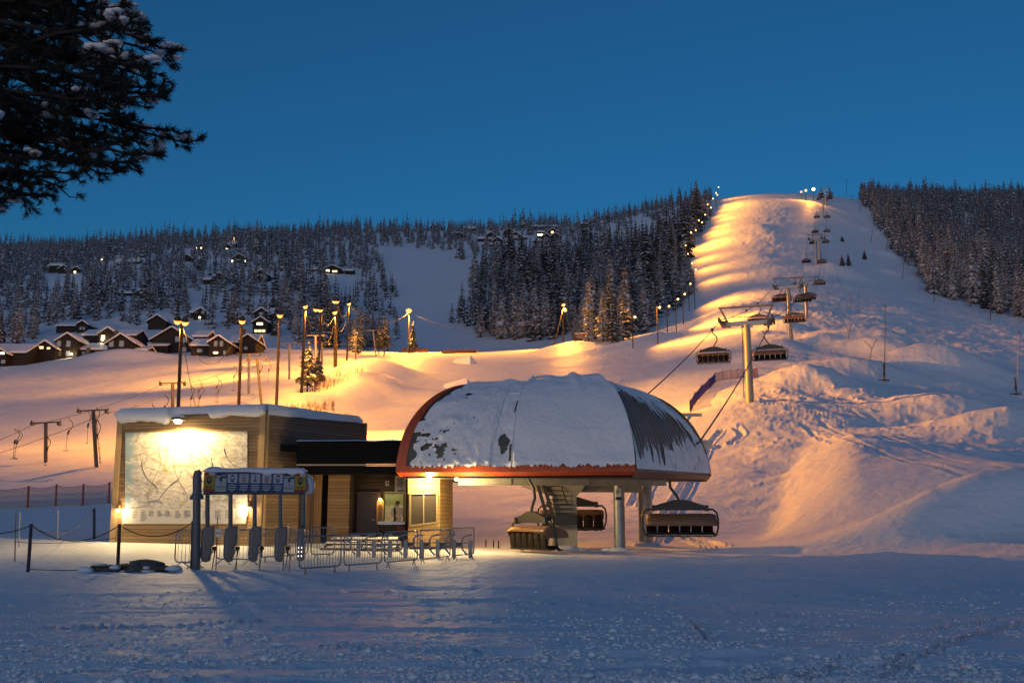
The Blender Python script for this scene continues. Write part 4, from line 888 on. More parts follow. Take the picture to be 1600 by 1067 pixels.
# the operator standing inside the booth window
def person_in_booth():
    O = Vector((at(621, 800, 47.1).x, 47.1, .46)); p = thing('person', 'person in dark jacket standing inside the lit booth window, hands together', 'person', O, R(18))
    me = bpy.data.meshes.new('body'); 
    J = [((0, 0, .95), .11), ((0, 0, 1.15), .11), ((0, -.01, 1.38), .12), ((0, -.01, 1.50), .07), ((0, -.03, 1.56), .055), ((0, -.04, 1.66), .095), ((0, -.03, 1.74), .09),
         ((-.19, 0, 1.42), .055), ((-.25, -.04, 1.18), .042), ((-.12, -.25, 1.10), .045), ((.19, 0, 1.42), .055), ((.25, -.04, 1.18), .042), ((.10, -.25, 1.10), .045),
         ((-.10, 0, .88), .10), ((-.11, -.02, .48), .075), ((-.11, .02, .08), .05), ((-.11, -.14, .04), .04), ((.10, 0, .88), .10), ((.11, -.02, .48), .075), ((.11, .02, .08), .05), ((.11, -.14, .04), .04)]
    E = [(0,1), (1,2), (2,3), (3,4), (4,5), (5,6), (2,7), (7,8), (8,9), (2,10), (10,11), (11,12), (0,13), (13,14), (14,15), (15,16), (0,17), (17,18), (18,19), (19,20)]
    hb = len(J)
    for s, wi in ((-1, 9), (1, 12)):
        w_ = Vector(J[wi][0]); pi_ = len(J); J.append(((w_.x - s*.035*-1*-1, w_.y - .06, w_.z), .034)); E.append((wi, pi_))
        for f_ in range(4):
            a_ = len(J); J.append(((w_.x - s*.05 + (f_ - 1.5)*.004, w_.y - .10, w_.z + .03 - f_*.02), .011)); E.append((pi_, a_)); J.append(((w_.x - s*(.075 - f_*.004), w_.y - .125, w_.z + .025 - f_*.022), .009)); E.append((a_, a_+1))
        a_ = len(J); J.append(((w_.x - s*.02, w_.y - .08, w_.z + .055), .011)); E.append((pi_, a_))
    me.from_pydata([j[0] for j in J], E, []); o = bpy.data.objects.new('body', me); C.objects.link(o); o.parent = p
    k = o.modifiers.new('skin', 'SKIN'); 
    for sv, (c_, r_) in zip(me.skin_vertices[0].data, J): sv.radius = (r_, r_)
    me.skin_vertices[0].data[0].use_root = True
    o.modifiers.new('sub', 'SUBSURF').levels = 1; o.modifiers['sub'].render_levels = 2; me.materials.append(mat('skin', (.50, .30, .21), .55))
    mb = MB(); mb.ball((0, -.02, 1.73), .108, 14, 10, (1, 1.08, .72)); mb.ball((0, .03, 1.66), .10, 12, 8, (.98, .8, 1.0)); mb.build('hair', mat('brown_hair', (.06, .035, .018), .7), p)
    mb = MB()
    for s in (-1, 1): mb.ball((s*.034, -.132, 1.675), .012, 8, 6)
    mb.build('eyes', mat('eye_dark', (.02, .02, .02), .3), p)
    mb = MB(); mb.ball((0, -.14, 1.65), .018, 8, 6, (.8, 1.1, 1.4)); mb.ball((0, -.128, 1.612), .016, 8, 5, (1.6, .5, .35)); mb.build('nose_and_mouth', mat('lip_skin', (.40, .20, .15), .5), p)
    JK = mat('dark_work_jacket', (.02, .022, .026), .7, bump=(18, .4, .01))
    mb = MB(); mb.tube([(0, 0, .86), (0, 0, 1.0), (0, 0, 1.2), (0, -.01, 1.38), (0, -.01, 1.47), (0, -.01, 1.53)], [.19, .19, .19, .215, .15, .085], 16)
    for i, v_ in enumerate(mb.v): mb.v[i] = (v_[0], v_[1]*.82, v_[2])
    for s in (-1, 1): mb.tube([(s*.12, 0, 1.43), (s*.20, 0, 1.42), (s*.26, -.04, 1.18), (s*.21, -.12, 1.13), (s*.13, -.24, 1.10)], [.085, .088, .075, .064, .058], 10)
    mb.build('jacket', JK, p)
    mb = MB()
    for s in (-1, 1): mb.tube([(s*.09, 0, .92), (s*.11, -.02, .48), (s*.11, .02, .08)], [.12, .09, .075], 10)
    mb.build('trousers', mat('dark_trousers', (.02, .02, .022), .8), p)
    mb = MB()
    for s in (-1, 1): mb.box((s*.11, -.05, .05), (.10, .28, .10))
    mb.build('boots', mat('boots', (.015, .012, .01), .6), p, bevel=.02)
person_in_booth()
# ---------------------------------------------------------------- ticket gates under a sign beam
GPOST = mat('grey_gate_paint', (.13, .135, .145), .45, .2, var=(6, .4, (.09, .095, .10)))
READ = mat('grey_reader_shell', (.105, .11, .12), .42, var=(3, .3, (.08, .085, .09)))
def gpos(px, py, d): return at(px, py, d)
GO = Vector((at(395, 885, 30.6).x, 30.6, 0)); gate = thing('ticket_gate', 'overhead row of four grey ski pass readers hanging under a nine panel sign beam', 'ticket gate', GO)
def gd(px): return 30.2 + (px - 308) / 160.0 * .9          # the row recedes a little to the right
def gq(px, py, o=0.0): p = at(px, py, gd(px)); return p - GO + Vector((0, -o, 0))
gl = gq(315, 768); gr = gq(475.5, 767.5); gt = gq(315, 737); gtr = gq(475.5, 736.5)
ga = math.atan2(gr.y - gl.y, gr.x - gl.x); GW = math.hypot(gr.x - gl.x, gr.y - gl.y); GH = gt.z - gl.z
mb = MB(); mb.box((gl + gr)/2 + Vector((.03, .17, GH/2)), (GW, .30, GH), rz=ga); mb.tube([gl + Vector((0, .17, -.02)), gr + Vector((0, .17, -.02))], .07, 10)
mb.build('sign_beam', GPOST, gate)
c0 = gq(308, 886); mb = MB(); mb.tube([Vector((c0.x, c0.y, -.4)), gq(307.5, 778)], .115, 16); mb.tube([gq(307.5, 780), gq(307.5, 776), gq(307.5, 768)], [.2, .2, .10], 16); mb.tube([gq(308, 772), gq(308, 745), gq(309, 739), gq(314, 736)], [.13, .13, .12, .08], 16)
mb.bar(gq(313, 776), gq(322, 768), .05); mb.build('end_post', GPOST, gate)
mb = MB()
for k in range(9): pass
PAN = [('yellow', (.36, .25, .02)), ('pale', (.36, .41, .45)), ('blue', (.015, .03, .10)), ('blue', (.015, .03, .10)), ('mid', (.03, .07, .20)), ('blue', (.015, .03, .10)), ('blue', (.015, .03, .10)), ('pale', (.36, .41, .45)), ('yellow', (.36, .25, .02))]
INK = mat('panel_ink', (.02, .02, .025), .5); WHT = mat('panel_white', (.42, .46, .50), .5); BLU = mat('panel_blue', (.015, .05, .16), .5); RED = mat('panel_red', (.35, .02, .03), .5); GRN = mat('panel_dark_green', (.02, .06, .04), .5)
ex = Vector((math.cos(ga), math.sin(ga), 0)); ey = Vector((math.sin(ga), -math.cos(ga), 0))
def ppt(k, u, v, o=.012): return gl + ex * (GW * (k + u) / 9) + Vector((0, 0, GH * v)) + ey * o + Vector((.03, .015, 0))
def quad(mb, k, u0, u1, v0, v1, o):
    mb._add([ppt(k, u0, v0, o), ppt(k, u1, v0, o), ppt(k, u1, v1, o), ppt(k, u0, v1, o), ppt(k, u0, v0, o-.004), ppt(k, u1, v0, o-.004), ppt(k, u1, v1, o-.004), ppt(k, u0, v1, o-.004)], [(0,1,2,3), (0,4,5,1), (1,5,6,2), (2,6,7,3), (3,7,4,0)])
def disc(mb, k, u, v, r, o, n=20, r2=0):
    asp = GH / (GW/9); out = [ppt(k, u + r*math.cos(2*math.pi*i/n)*asp*.62 , v + r*math.sin(2*math.pi*i/n), o) for i in range(n)]
    if r2: inn = [ppt(k, u + r2*math.cos(2*math.pi*i/n)*asp*.62, v + r2*math.sin(2*math.pi*i/n), o) for i in range(n)]; mb._add(out + inn, [(i, (i+1) % n, n+(i+1) % n, n+i) for i in range(n)])
    else: mb._add(out, [tuple(range(n))])
for k, (nm, col) in enumerate(PAN):
    mb = MB(); quad(mb, k, .03, .97, .02, .98, .012)
    pn = mb.build('sign_panel', mat('panel_' + nm, col, .5), gate)
    w_, b_, r_, i_ = MB(), MB(), MB(), MB()
    if nm == 'yellow':
        disc(i_, k, .5, .58, .19, .018); disc(w_, k, .5, .62, .09, .022); quad(w_, k, .03, .97, .84, .98, .018); quad(r_, k, .03, .97, .02, .14, .018); rt_ = MB(); quad(rt_, k, .03, .45, .84, .98, .022); rt_.build('red_corner', RED, pn); quad(i_, k, .15, .85, .25, .28, .018); quad(i_, k, .22, .78, .19, .22, .018)
        for q in range(6): quad(i_, k, .3 + .07*q, .34 + .07*q, .5 + .03*((q*5) % 3), .72, .024)
    elif nm == 'pale':
        quad(i_, k, .05, .95, .70, .97, .018); quad(b_, k, .05, .95, .88, .98, .021); quad(w_, k, .1, .5, .74, .82, .021); quad(w_, k, .55, .9, .80, .86, .021); disc(i_, k, .5, .62, .11, .02); disc(i_, k, .5, .42, .04, .018); quad(i_, k, .1, .9, .22, .24, .018); quad(i_, k, .15, .85, .15, .17, .018); quad(i_, k, .2, .8, .28, .30, .018)
    else:
        quad(w_, k, .09, .91, .46, .92, .016)
        if k in (2, 6): disc(b_, k, .5, .69, .20, .019); quad(w_, k, .34, .66, .60, .76, .022); quad(b_, k, .38, .46, .62, .70, .025); quad(b_, k, .54, .62, .62, .70, .025); quad(w_, k, .28, .72, .77, .79, .022)
        elif k in (3, 5):
            disc(r_, k, .5, .69, .20, .019, 20, .165); quad(i_, k, .47, .53, .60, .78, .018); quad(i_, k, .38, .62, .70, .73, .0185); quad(i_, k, .35, .65, .57, .60, .0186)
            n0 = ppt(k, .30, .82, .022); n1 = ppt(k, .70, .56, .022); MB().bar(n0, n1, .012, .006).build('red_slash', RED, pn)
        else: disc(b_, k, .5, .69, .20, .019, 20, .185); quad(i_, k, .46, .54, .60, .84, .018); quad(i_, k, .30, .62, .55, .60, .0185)
        for q in range(3): quad(w_, k, .14 + .04*(q % 2), .86 - .05*(q == 2), .32 - q*.11, .37 - q*.11, .016)
        quad(w_, k, .4, .6, .04, .07, .016)
    for mm, nn, ma in ((w_, 'white_print', WHT), (b_, 'blue_print', BLU), (r_, 'red_print', RED), (i_, 'dark_print', INK)):
        if mm.f: mm.build(nn, ma, pn)
mb = MB(); rows = [[gt + (gtr - gt)*(i/30) + Vector((.03, y, z*(.7 + .8*vn(i*.35, y*5, 90)) * (1 if 0 < i < 30 else .2))) for y, z in ((-.02, .0), (.03, .05), (.17, .10 + .0*i), (.32, .03))] for i in range(31)]
mb.grid(rows)
dr_ = MB()      # snow pulled down over the face of the right half
mb.grid([[gt + (gtr - gt)*(i/40) + Vector((.03, -.035, z*(.06 + .9*sstep(.42, .62, i/40)*(.5 + .7*vn(i*.4, 1, 91))) )) for z in (.03, -.03, -.10)] for i in range(41)])
mb.build('beam_snow', SNOW, gate, solid=.02)
rp_ = gq(473, 830); mb = MB(); mb.tube([gq(473, 772, -.1), gq(472.5, 828, -.1)], .085, 12); mb.build('end_post', GPOST, gate)
mb = MB(); mb.tube([gq(474, 742, -.15), gq(481, 748, -.15), gq(485, 758, -.15), gq(484, 768, -.15), gq(474, 770, -.15)], [.1, .13, .12, .09, .08], 12); mb.build('end_bracket', mat('frosted_cap', (.45, .50, .54), .5), gate)
# four hanging readers
prof = [(-.19, .30), (-.18, .42), (-.13, .50), (-.04, .53), (.19, .54), (.19, .05), (.20, -.02), (.10, -.05), (.13, -.22), (.08, -.30), (.06, -.46), (.02, -.52), (-.10, -.52), (-.17, -.44), (-.195, -.30)]
for px in (322.5, 358.5, 396.5, 437):
    mb = MB(); mb.tube([gq(px, 768, -.12), gq(px, 830, -.12)], .068, 12); mb.tube([gq(px, 767, -.12), gq(px, 769, -.12), gq(px, 772, -.12)], [.13, .13, .07], 12); mb.build('hanging_post', GPOST, gate)
    c = gq(px + 1.5, 850, .02); mb = MB(); mb.prism([(c.x + x, c.z + z) for x, z in prof], c.y, c.y + .26); rd = mb.build('reader', READ, gate, bevel=.03)
    mb = MB(); mb.bar(c + Vector((-.10, -.012, .36)), c + Vector((-.10, -.012, -.36)), .018, .012)
    for z in (.20, -.22): mb.ball(c + Vector((.09, -.01, z)), .022, 8, 6)
    mb.build('reader_trim', mat('light_trim', (.3, .32, .34), .4), rd)
    mb = MB(); k_ = c + Vector((.20, .1, -.12)); mb.ball(k_, .075, 10, 8, (1, 1, .9)); mb.tube([k_ + Vector((0, 0, -.04)), k_ + Vector((.02, -.05, -.16)), k_ + Vector((-.02, -.1, -.62))], [.04, .018, .011], 8); mb.build('turnstile_arm', DARK, rd)
c = gq(470, 849, .06); mb = MB(); mb.prism([(c.x + x, c.z + z) for x, z in [(-.11, -.46), (-.05, -.52), (.06, -.52), (.11, -.46), (.11, .40), (.06, .48), (-.06, .48), (-.11, .40)]], c.y, c.y + .2)
rd = mb.build('end_reader', READ, gate, bevel=.02); mb = MB()
for a in (-.045, .05):
    for z in (-.12, -.24, -.37): mb.ball(c + Vector((a, -.005, z)), .022, 8, 6, (1, .4, 1.3))
mb.build('indicator_light', mat('white_indicator', (1, .9, .7), .5, emit=(1, .85, .6), estr=2.5), rd)
mb = MB(); mb.tube([c + Vector((.02, .0, .50)), c + Vector((.03, 0, .56))], .05, 8); mb.build('reader_cap', DARK, rd)

# thin stakes standing between the readers
STK = mat('orange_stake', (.45, .09, .02), .6)
WDS = mat('bare_wood_stake', (.22, .13, .06), .7)
for px, p0, p1, d, m_, lab in ((337.5, 808, 891, 29.6, STK, 'orange stake with two small white plates between the first two pass readers'), (369, 862, 889, 29.8, WDS, 'thin wooden stake below the second pass reader'), (405, 862, 891, 29.6, WDS, 'thin wooden stake below the third pass reader'),
                               (442, 862, 892, 29.5, WDS, 'thin wooden stake below the fourth pass reader'), (452, 852, 896, 29.0, STK, 'leaning orange stake left of the perforated end reader'), (466, 775, 835, 31.2, STK, 'orange stake rising behind the perforated end reader')):
    b = at(px, p1, d); t_ = at(px + (1.5 if px != 337.5 else 2.5), p0, d); o = Vector((b.x, b.y, 0 if px != 466 else 0)); s_ = thing('marker_stake', lab, 'stake', o)
    mb = MB(); mb.tube([Vector((0, 0, -.2)) + (b - o if px == 466 else Vector()), t_ - o], .014, 6); mb.build('stick', m_, s_)
    if px == 337.5:
        for py in (829, 836): q = at(341.5, py, d - .05) - o; MB().box(q, (.15, .02, .10)).build('white_plate', mat('white_plate_face', (.75, .72, .62), .5), s_)

# ---------------------------------------------------------------- crowd barriers
GAL = mat('galvanised_tube', (.26, .27, .29), .42, .5, var=(8, .4, (.18, .19, .2)))
def barrier(a, b, h, lab, sag=0):
    a = Vector(a); b = Vector(b); L = (b-a).length; rz = math.atan2(b.y-a.y, b.x-a.x); t = thing('crowd_barrier', lab, 'barrier', a, rz, 'crowd barriers round the gates')
    z0 = .17; z1 = h; r = .13; x0 = .03; x1 = L - .03; tl = (b.z - a.z) / L
    pts = []
    for cx, cz, a0 in ((x1-r, z1-r, 0), (x0+r, z1-r, 90), (x0+r, z0+r, 180), (x1-r, z0+r, 270)):
        for q in range(0, 91, 30): an = R(a0 + q); pts.append((cx + r*math.cos(an), 0, cz + r*math.sin(an) + tl*cx))
    pts.append(pts[0]); MB().tube(pts, .021, 8, cap=False).build('frame', GAL, t)
    mb = MB(); n_ = max(4, int(L / .125))
    for k in range(1, n_): x = L*k/n_; mb.tube([(x, 0, z0 + tl*x), (x, 0, z1 + tl*x)], .0075, 5)
    mb.build('bars', GAL, t)
    for x in (.28, L - .28):
        mb = MB(); mb.tube([(x, -.26, -.02 + tl*x), (x, 0, z0 + .02 + tl*x), (x, .26, -.02 + tl*x)], .018, 6); mb.tube([(x-.0, -.26, -.02 + tl*x), (x-.01, -.30, -.04 + tl*x)], .018, 6); f_ = mb.build('foot', GAL, t); 
        f_.rotation_euler = (0, 0, 0)
    for v_ in t.children:
        if v_.name.startswith('foot'):
            xs = sum(p.co.x for p in v_.data.vertices)/len(v_.data.vertices)
            for p in v_.data.vertices: dx, dy = p.co.x - xs, p.co.y; ca, sa = math.cos(R(-52)), math.sin(R(-52)); p.co.x = xs + dx*ca - dy*sa; p.co.y = dx*sa + dy*ca
    MB().box((.16, -.03, h*.83 + 0), (.07, .02, .13)).build('tag_plate', mat('blue_grey_tag', (.22, .30, .38), .5), t)
    return t
def gz(px, d): return G(px, d)
for (p0, d0, p1, d1, h, lab) in ((465.5, 27.4, 533, 28.9, 1.02, 'nearest crowd barrier, its left end against the perforated end reader'), (536, 29.2, 597, 30.9, 1.05, 'second crowd barrier of the front row, below the dark hut door'), (599.5, 31.1, 653, 33.2, 1.08, 'middle crowd barrier of the front row, below the lit booth window'),
                         (655, 33.4, 704, 36.0, 1.10, 'fourth crowd barrier of the front row, below the yellow corner block'), (706, 36.2, 741, 38.2, 1.14, 'last and smallest crowd barrier at the far right of the front row'), (271, 31.2, 318, 31.0, 1.12, 'crowd barrier left of the thick gate end post'),
                         (336, 33.2, 404, 33.0, 1.10, 'crowd barrier behind the second and third pass readers'), (405, 34.4, 462, 36.0, 1.10, 'crowd barrier behind the fourth pass reader and end reader'), (446, 36.2, 481, 36.8, 1.08, 'barrier standing before the upright boarded double door'), (484, 36.6, 523, 37.4, 1.12, 'barrier right of the boarded double door, before the steps')):
    barrier(gz(p0, d0), gz(p1, d1), h, lab)
# low gate pillars behind the barriers
for i, (px, lab) in enumerate(((560, 'leftmost low gate pillar, right before the wooden steps'), (584, 'low gate pillar below the dark hut door frame'), (609, 'low gate pillar below the arched lit wall box'), (634, 'low gate pillar below the counter of the booth window'), (659, 'low gate pillar with black paddle under the left half of the corner window'), (684, 'low gate pillar with black paddle at the right edge of the yellow block'), (709, 'low gate pillar with black paddle just right of the yellow block'), (735, 'rightmost low gate pillar with black paddle behind the last barrier'))):
    b = G(px, 38.6); t = thing('gate_pillar', lab, 'gate pillar', b, -.1, 'low entry gate pillars behind the barriers')
    MB().box((0, 0, .28), (.15, .12, .76)).build('pillar', STEEL, t, bevel=.01)
    MB().tube([(-.12, 0, .1), (-.30, 0, .30), (-.33, 0, .62), (-.28, 0, .76), (-.18, 0, .82), (.05, 0, .86)], .035, 8).build('handle', GAL, t)
    mb = MB(); mb.tube([(0, 0, .55), (-.62, 0, .55)], .02, 6); mb.tube([(0, 0, .38), (-.62, 0, .38)], .015, 6); mb.build('rail', GAL, t)
    if i >= 4: MB().prism([(-.62, .40), (-.38, .42), (-.30, .40), (-.38, .47), (-.30, .54), (-.38, .56), (-.62, .58), (-.66, .49)], -.05, .05).build('paddle', DARK, t)

# ---------------------------------------------------------------- rope fence, net fences and posts on the left
FB = mat('dark_blue_post', (.012, .016, .035), .5)
def post(name, px, ptop, pbot, d, r, m_, lab, group, lean=0.0, cat='post'):
    b = G(px, d); t_ = at(px + lean, ptop, d); o = MB().tube([Vector((0, 0, -.35)), t_ - b], r, 10).build(name, m_); o.location = b; return tag(o, lab, cat, group), t_
rope_posts = [(44, 818, 886, 29.3, .05, 'nearest dark rope post leaning right, left of the rock heap', 5), (184, 818, 884, 29.6, .05, 'dark rope post standing behind the rock heap', 3), (300, 813, 880, 31.0, .05, 'dark rope post close beside the gate end post', 2), (148, 794, 838, 46.0, .06, 'back rope post before the left edge of the shed', -1)]
RT = {}
for px, pt, pb, d, r, lab, ln in rope_posts: o, RT[px] = post('rope_post', px, pt, pb, d, r, FB, lab, 'posts of the rope fence', ln)
for px, pt, d, m_, lab in ((90, 796, 45.0, mat('pale_cane', (.35, .32, .3), .6), 'pale thin cane below the striped net fence'), (24, 802, 34.5, WDS, 'thin brown stake at the far left edge'), (30, 800, 42, mat('pale_cane'), 'pale cane just beside the thin brown stake at far left')):
    post('marker_cane', px, pt, 0, d, .02, m_, lab, 'canes in the snow at far left', 1, 'stake')
def sag_rope(a, b, sag, r, m_, lab, name='fence_rope', n=18, cat='rope', group=None):
    pts = [a.lerp(b, k/n) - Vector((0, 0, 4*sag*(k/n)*(1-k/n))) for k in range(n+1)]
    o = MB().tube([p - a for p in pts], r, 6).build(name, m_); o.location = a; return tag(o, lab, cat, group)
RPM = mat('dark_rope', (.02, .02, .025), .7)
lft = at(-60, 822, 29.0)
dz = Vector((0, 0, -.04))
sag_rope(lft, RT[44] + dz, .22, .016, RPM, 'dark rope running off the left edge from the leaning post'); sag_rope(RT[44] + dz, RT[184] + dz, .45, .016, RPM, 'dark rope sagging between the leaning post and the rock heap post')
sag_rope(RT[184] + dz, RT[300] + dz, .38, .016, RPM, 'dark rope sagging in front of the map board'); sag_rope(G(44, 29.3) + Vector((0, 0, .06)), G(184, 29.6) + Vector((0, 0, .08)), .05, .012, RPM, 'lower rope lying along the snow bank between the posts')
sag_rope(RT[44] + dz, RT[148] + dz, .6, .012, RPM, 'thin rope from the leaning post back to the post by the shed'); sag_rope(RT[184] + dz*10, G(20, 38) + Vector((0, 0, .5)), .1, .010, RPM, 'thin rope crossing the bright snow low on the left')
# striped safety net with red posts
def see_through(m, col=None):                     # woven net: part of the light comes through from behind
    nt = m.node_tree; t_ = nt.nodes.new('ShaderNodeBsdfTranslucent'); x = nt.nodes.new('ShaderNodeMixShader'); x.inputs[0].default_value = .55; b = nt.nodes['Principled BSDF']
    if col: nt.links.new(col, t_.inputs[0])
    else: t_.inputs[0].default_value = b.inputs['Base Color'].default_value
    nt.links.new(b.outputs[0], x.inputs[1]); nt.links.new(t_.outputs[0], x.inputs[2]); nt.links.new(x.outputs[0], nt.nodes['Material Output'].inputs[0]); return m
def net_mat(name, c1, c2, n, axis=2):
    m = bpy.data.materials.new(name); m.use_nodes = True; nt = m.node_tree; b = nt.nodes['Principled BSDF']; L = nt.links.new
    tc = nt.nodes.new('ShaderNodeTexCoord'); at_ = nt.nodes.new('ShaderNodeAttribute'); at_.attribute_name = 'across'
    mu = nt.nodes.new('ShaderNodeMath'); mu.operation = 'MULTIPLY'; mu.inputs[1].default_value = n; L(at_.outputs['Fac'], mu.inputs[0])
    fr = nt.nodes.new('ShaderNodeMath'); fr.operation = 'FRACT'; L(mu.outputs[0], fr.inputs[0]); gt_ = nt.nodes.new('ShaderNodeMath'); gt_.operation = 'GREATER_THAN'; gt_.inputs[1].default_value = .5; L(fr.outputs[0], gt_.inputs[0])
    mx = nt.nodes.new('ShaderNodeMix'); mx.data_type = 'RGBA'; mx.inputs[6].default_value = (*c1, 1); mx.inputs[7].default_value = (*c2, 1); L(gt_.outputs[0], mx.inputs[0]); L(mx.outputs[2], b.inputs['Base Color'])
    b.inputs['Roughness'].default_value = .8; see_through(m, mx.outputs[2]); return m
def cord_net(pts, h, mats, bands, parent, name='net', step=.09, r=.012):
    # knotted cords: uprights and rows, coloured in bands across the height
    mb = MB(); L_ = [0.0]
    for a, b in zip(pts[:-1], pts[1:]): L_.append(L_[-1] + (b-a).length)
    def P(s, v):
        k = max(i for i in range(len(pts)-1) if L_[i] <= s + 1e-6); f = min(1, (s - L_[k]) / max(L_[k+1]-L_[k], 1e-6)); dip = 4*.13*f*(1-f)
        return pts[k].lerp(pts[k+1], f) + Vector((0, .05*math.sin(s*1.7 + v*2), .05 + (h - dip)*v))
    nv = 2*bands
    n_ = int(L_[-1]/step)
    for i in range(n_+1):
        for q in range(nv):
            mb.mat(q % 2); mb.tube([P(i*step, q/nv), P(i*step, (q+1)/nv)], r, 3, cap=False)
    rows = int(h/step)
    for j in range(rows+1):
        v = j/rows; mb.mat(int(min(v, .999)*nv) % 2); mb.tube([P(L_[-1]*k/60, v) for k in range(61)], r*(1.6 if j in (0, rows) else 1), 3, cap=False)
    return mb.build(name, mats, parent)
def net(pts, h, m_, parent, name='net', seg=10, thick=.006):
    mb = MB(); rows = []; ac = []
    for (a, b) in zip(pts[:-1], pts[1:]):
        for k in range(seg + (b is pts[-1])):
            p = a.lerp(b, k/seg); dip = 4*.10*(k/seg)*(1-k/seg)
            q = [p + Vector((0, .03*vn(k*.7, j, 95), .05 + (h - dip)*j/6)) for j in range(7)]; rows.append(q); ac += [j/6 for j in range(7)]
    mb.grid(rows); o = mb.build(name, m_, parent, solid=thick)
    at_ = o.data.attributes.new('across', 'FLOAT', 'POINT'); at_.data.foreach_set('value', ac); return o
npx = [(-60, 62), (43, 62), (87, 62.5), (129, 62.5), (170, 63)]
P_ = [G(a, d) for a, d in npx]; fo = P_[1]; nf = thing('striped_net_fence', 'sagging purple and yellow striped net with red posts left of the shed', 'net fence', fo)
cord_net([p - fo for p in P_], 1.2, [mat('yellow_cord', (.50, .40, .16), .8), mat('purple_cord', (.34, .12, .16), .8)], 3, nf)
for p in P_[1:]: MB().tube([p - fo + Vector((0, 0, -.3)), p - fo + Vector((-.04, 0, 1.32))], .07, 8).build('post', mat('red_post', (.34, .06, .03), .6), nf)
# purple net by the first tower
npx = [(1078, 644), (1086, 631), (1096, 619), (1108, 607), (1118, 597), (1130, 594), (1142, 592), (1153, 591), (1167, 590), (1184, 590)]
P_ = [hit(a, r_, 60) for a, r_ in npx]; fo = P_[4]; nf = thing('purple_net_fence', 'purple net fence climbing in a bend past the first lift tower', 'net fence', fo)
cord_net([p - fo for p in P_], 1.2, [mat('purple_net', (.10, .08, .30), .8)]*2, 1, nf, 'net', .13, .022)
for i, p in enumerate(P_): MB().tube([p - fo + Vector((0, 0, -.3)), p - fo + Vector((0, 0, 1.45))], .03, 6).build('post', FB, nf)
for nm_, px0, px1, d, lab in (('a', 690, 745, 283, 'low orange net along the far edge of the lit piste'), ('b', 628, 668, 300, 'orange snow fence on the bank behind the bright piste lamp')):
    P_ = [G(px0 + (px1-px0)*k/5, d) for k in range(6)]; fo = P_[0]; nf = thing('orange_net_fence', lab, 'net fence', fo)
    net([p - fo for p in P_], 1.0 if nm_ == 'a' else 1.3, mat('orange_net', (.10, .045, .035), .8), nf, seg=2)
    for p in P_: MB().tube([p - fo + Vector((0, 0, -.3)), p - fo + Vector((0, 0, 1.5))], .05, 6).build('post', mat('red_post'), nf)
# heap of rocks and timber, snow banks beside it
rk = thing('rock_heap', 'dark heap of rocks and planks half buried in snow by the rope fence', 'rock heap', G(208, 29.0))
for k, (dx, dy, s, sc) in enumerate(((-.95, 0, .16, (2.2, 1, .6)), (-.55, -.1, .18, (1.6, 1, .7)), (-.2, .05, .22, (1.3, 1, .7)), (.35, .1, .34, (1.9, 1, .8)), (.1, -.18, .2, (1.2, 1, .8)), (.85, 0, .16, (2, 1, .6)), (1.15, -.05, .11, (2, 1, .5)), (-1.2, -.05, .10, (2, 1, .6)))):
    MB().ball((dx, dy, .08), s, 9, 7, sc, .35).build('rock', mat('dark_rock', (.07, .06, .05), .8, bump=(6, .8, .05), var=(5, .6, (.16, .15, .14))), rk)
MB().bar((-1.1, -.22, .16), (.2, -.15, .2), .16, .05).build('plank', mat('old_plank', (.10, .07, .05), .8), rk); MB().bar((.3, -.3, .1), (1.2, -.2, .1), .12, .05).build('plank', mat('old_plank'), rk)
mb = MB()
for k in range(26): mb.ball((random.uniform(-1.4, 1.4), random.uniform(-.4, .3), random.uniform(0, .16)), random.uniform(.05, .16), 7, 5, (1.5, 1, .6), .3)
sn = mb.build('rock_snow', SNOW, rk)
# little markers along the lip of the flat
for px, d, lab in ((759, 48, 'leftmost tiny marker stub on the lip before the terminal'), (771, 48, 'middle tiny marker stub on the lip before the terminal'), (779, 47.6, 'rightmost tiny marker stub on the lip before the terminal')):
    b = G(px, d); o = MB().tube([(0, 0, -.2), (0, 0, .35)], .035, 6).build('marker_stub', DARK); o.location = b; tag(o, lab, 'stake', 'marker stubs on the lip')
for px, py, lab in ((816, 853, 'dark short post under the turning chair'), (832, 851, 'red brown short post between the turning chair and the mast')):
    b = flat(px, 858, 46.3, 0); o = MB().tube([(0, 0, -.2), (0, 0, .42)], .09, 8).build('short_post', mat('red_post') if px > 820 else DARK); o.location = b; tag(o, lab, 'post', 'short posts by the lift mast')
# kicker wedges of snow on the lit piste
for px, d, w_, h_, lab in ((727, 175, 3.8, 1.5, 'larger snow wedge jump on the lit piste, shaded face left'), (734, 238, 4.4, 1.7, 'smaller snow wedge jump higher on the lit piste')):
    b = G(px, d); o = MB()._add([(-w_/2, -2, -.8), (w_/2, -2, -.8), (w_/2, 4, -.5), (-w_/2, 4, -.5), (-w_/2, -2, h_), (-w_/2+.8, 4, h_*.7)], [(0,1,4), (1,2,5,4), (2,3,5), (3,0,4,5), (0,3,2,1)]).build('snow_jump', SNOW, bevel=.2); o.location = b; o.rotation_euler = (0, 0, .9); tag(o, lab, 'snow jump', 'wedge jumps on the lit piste')
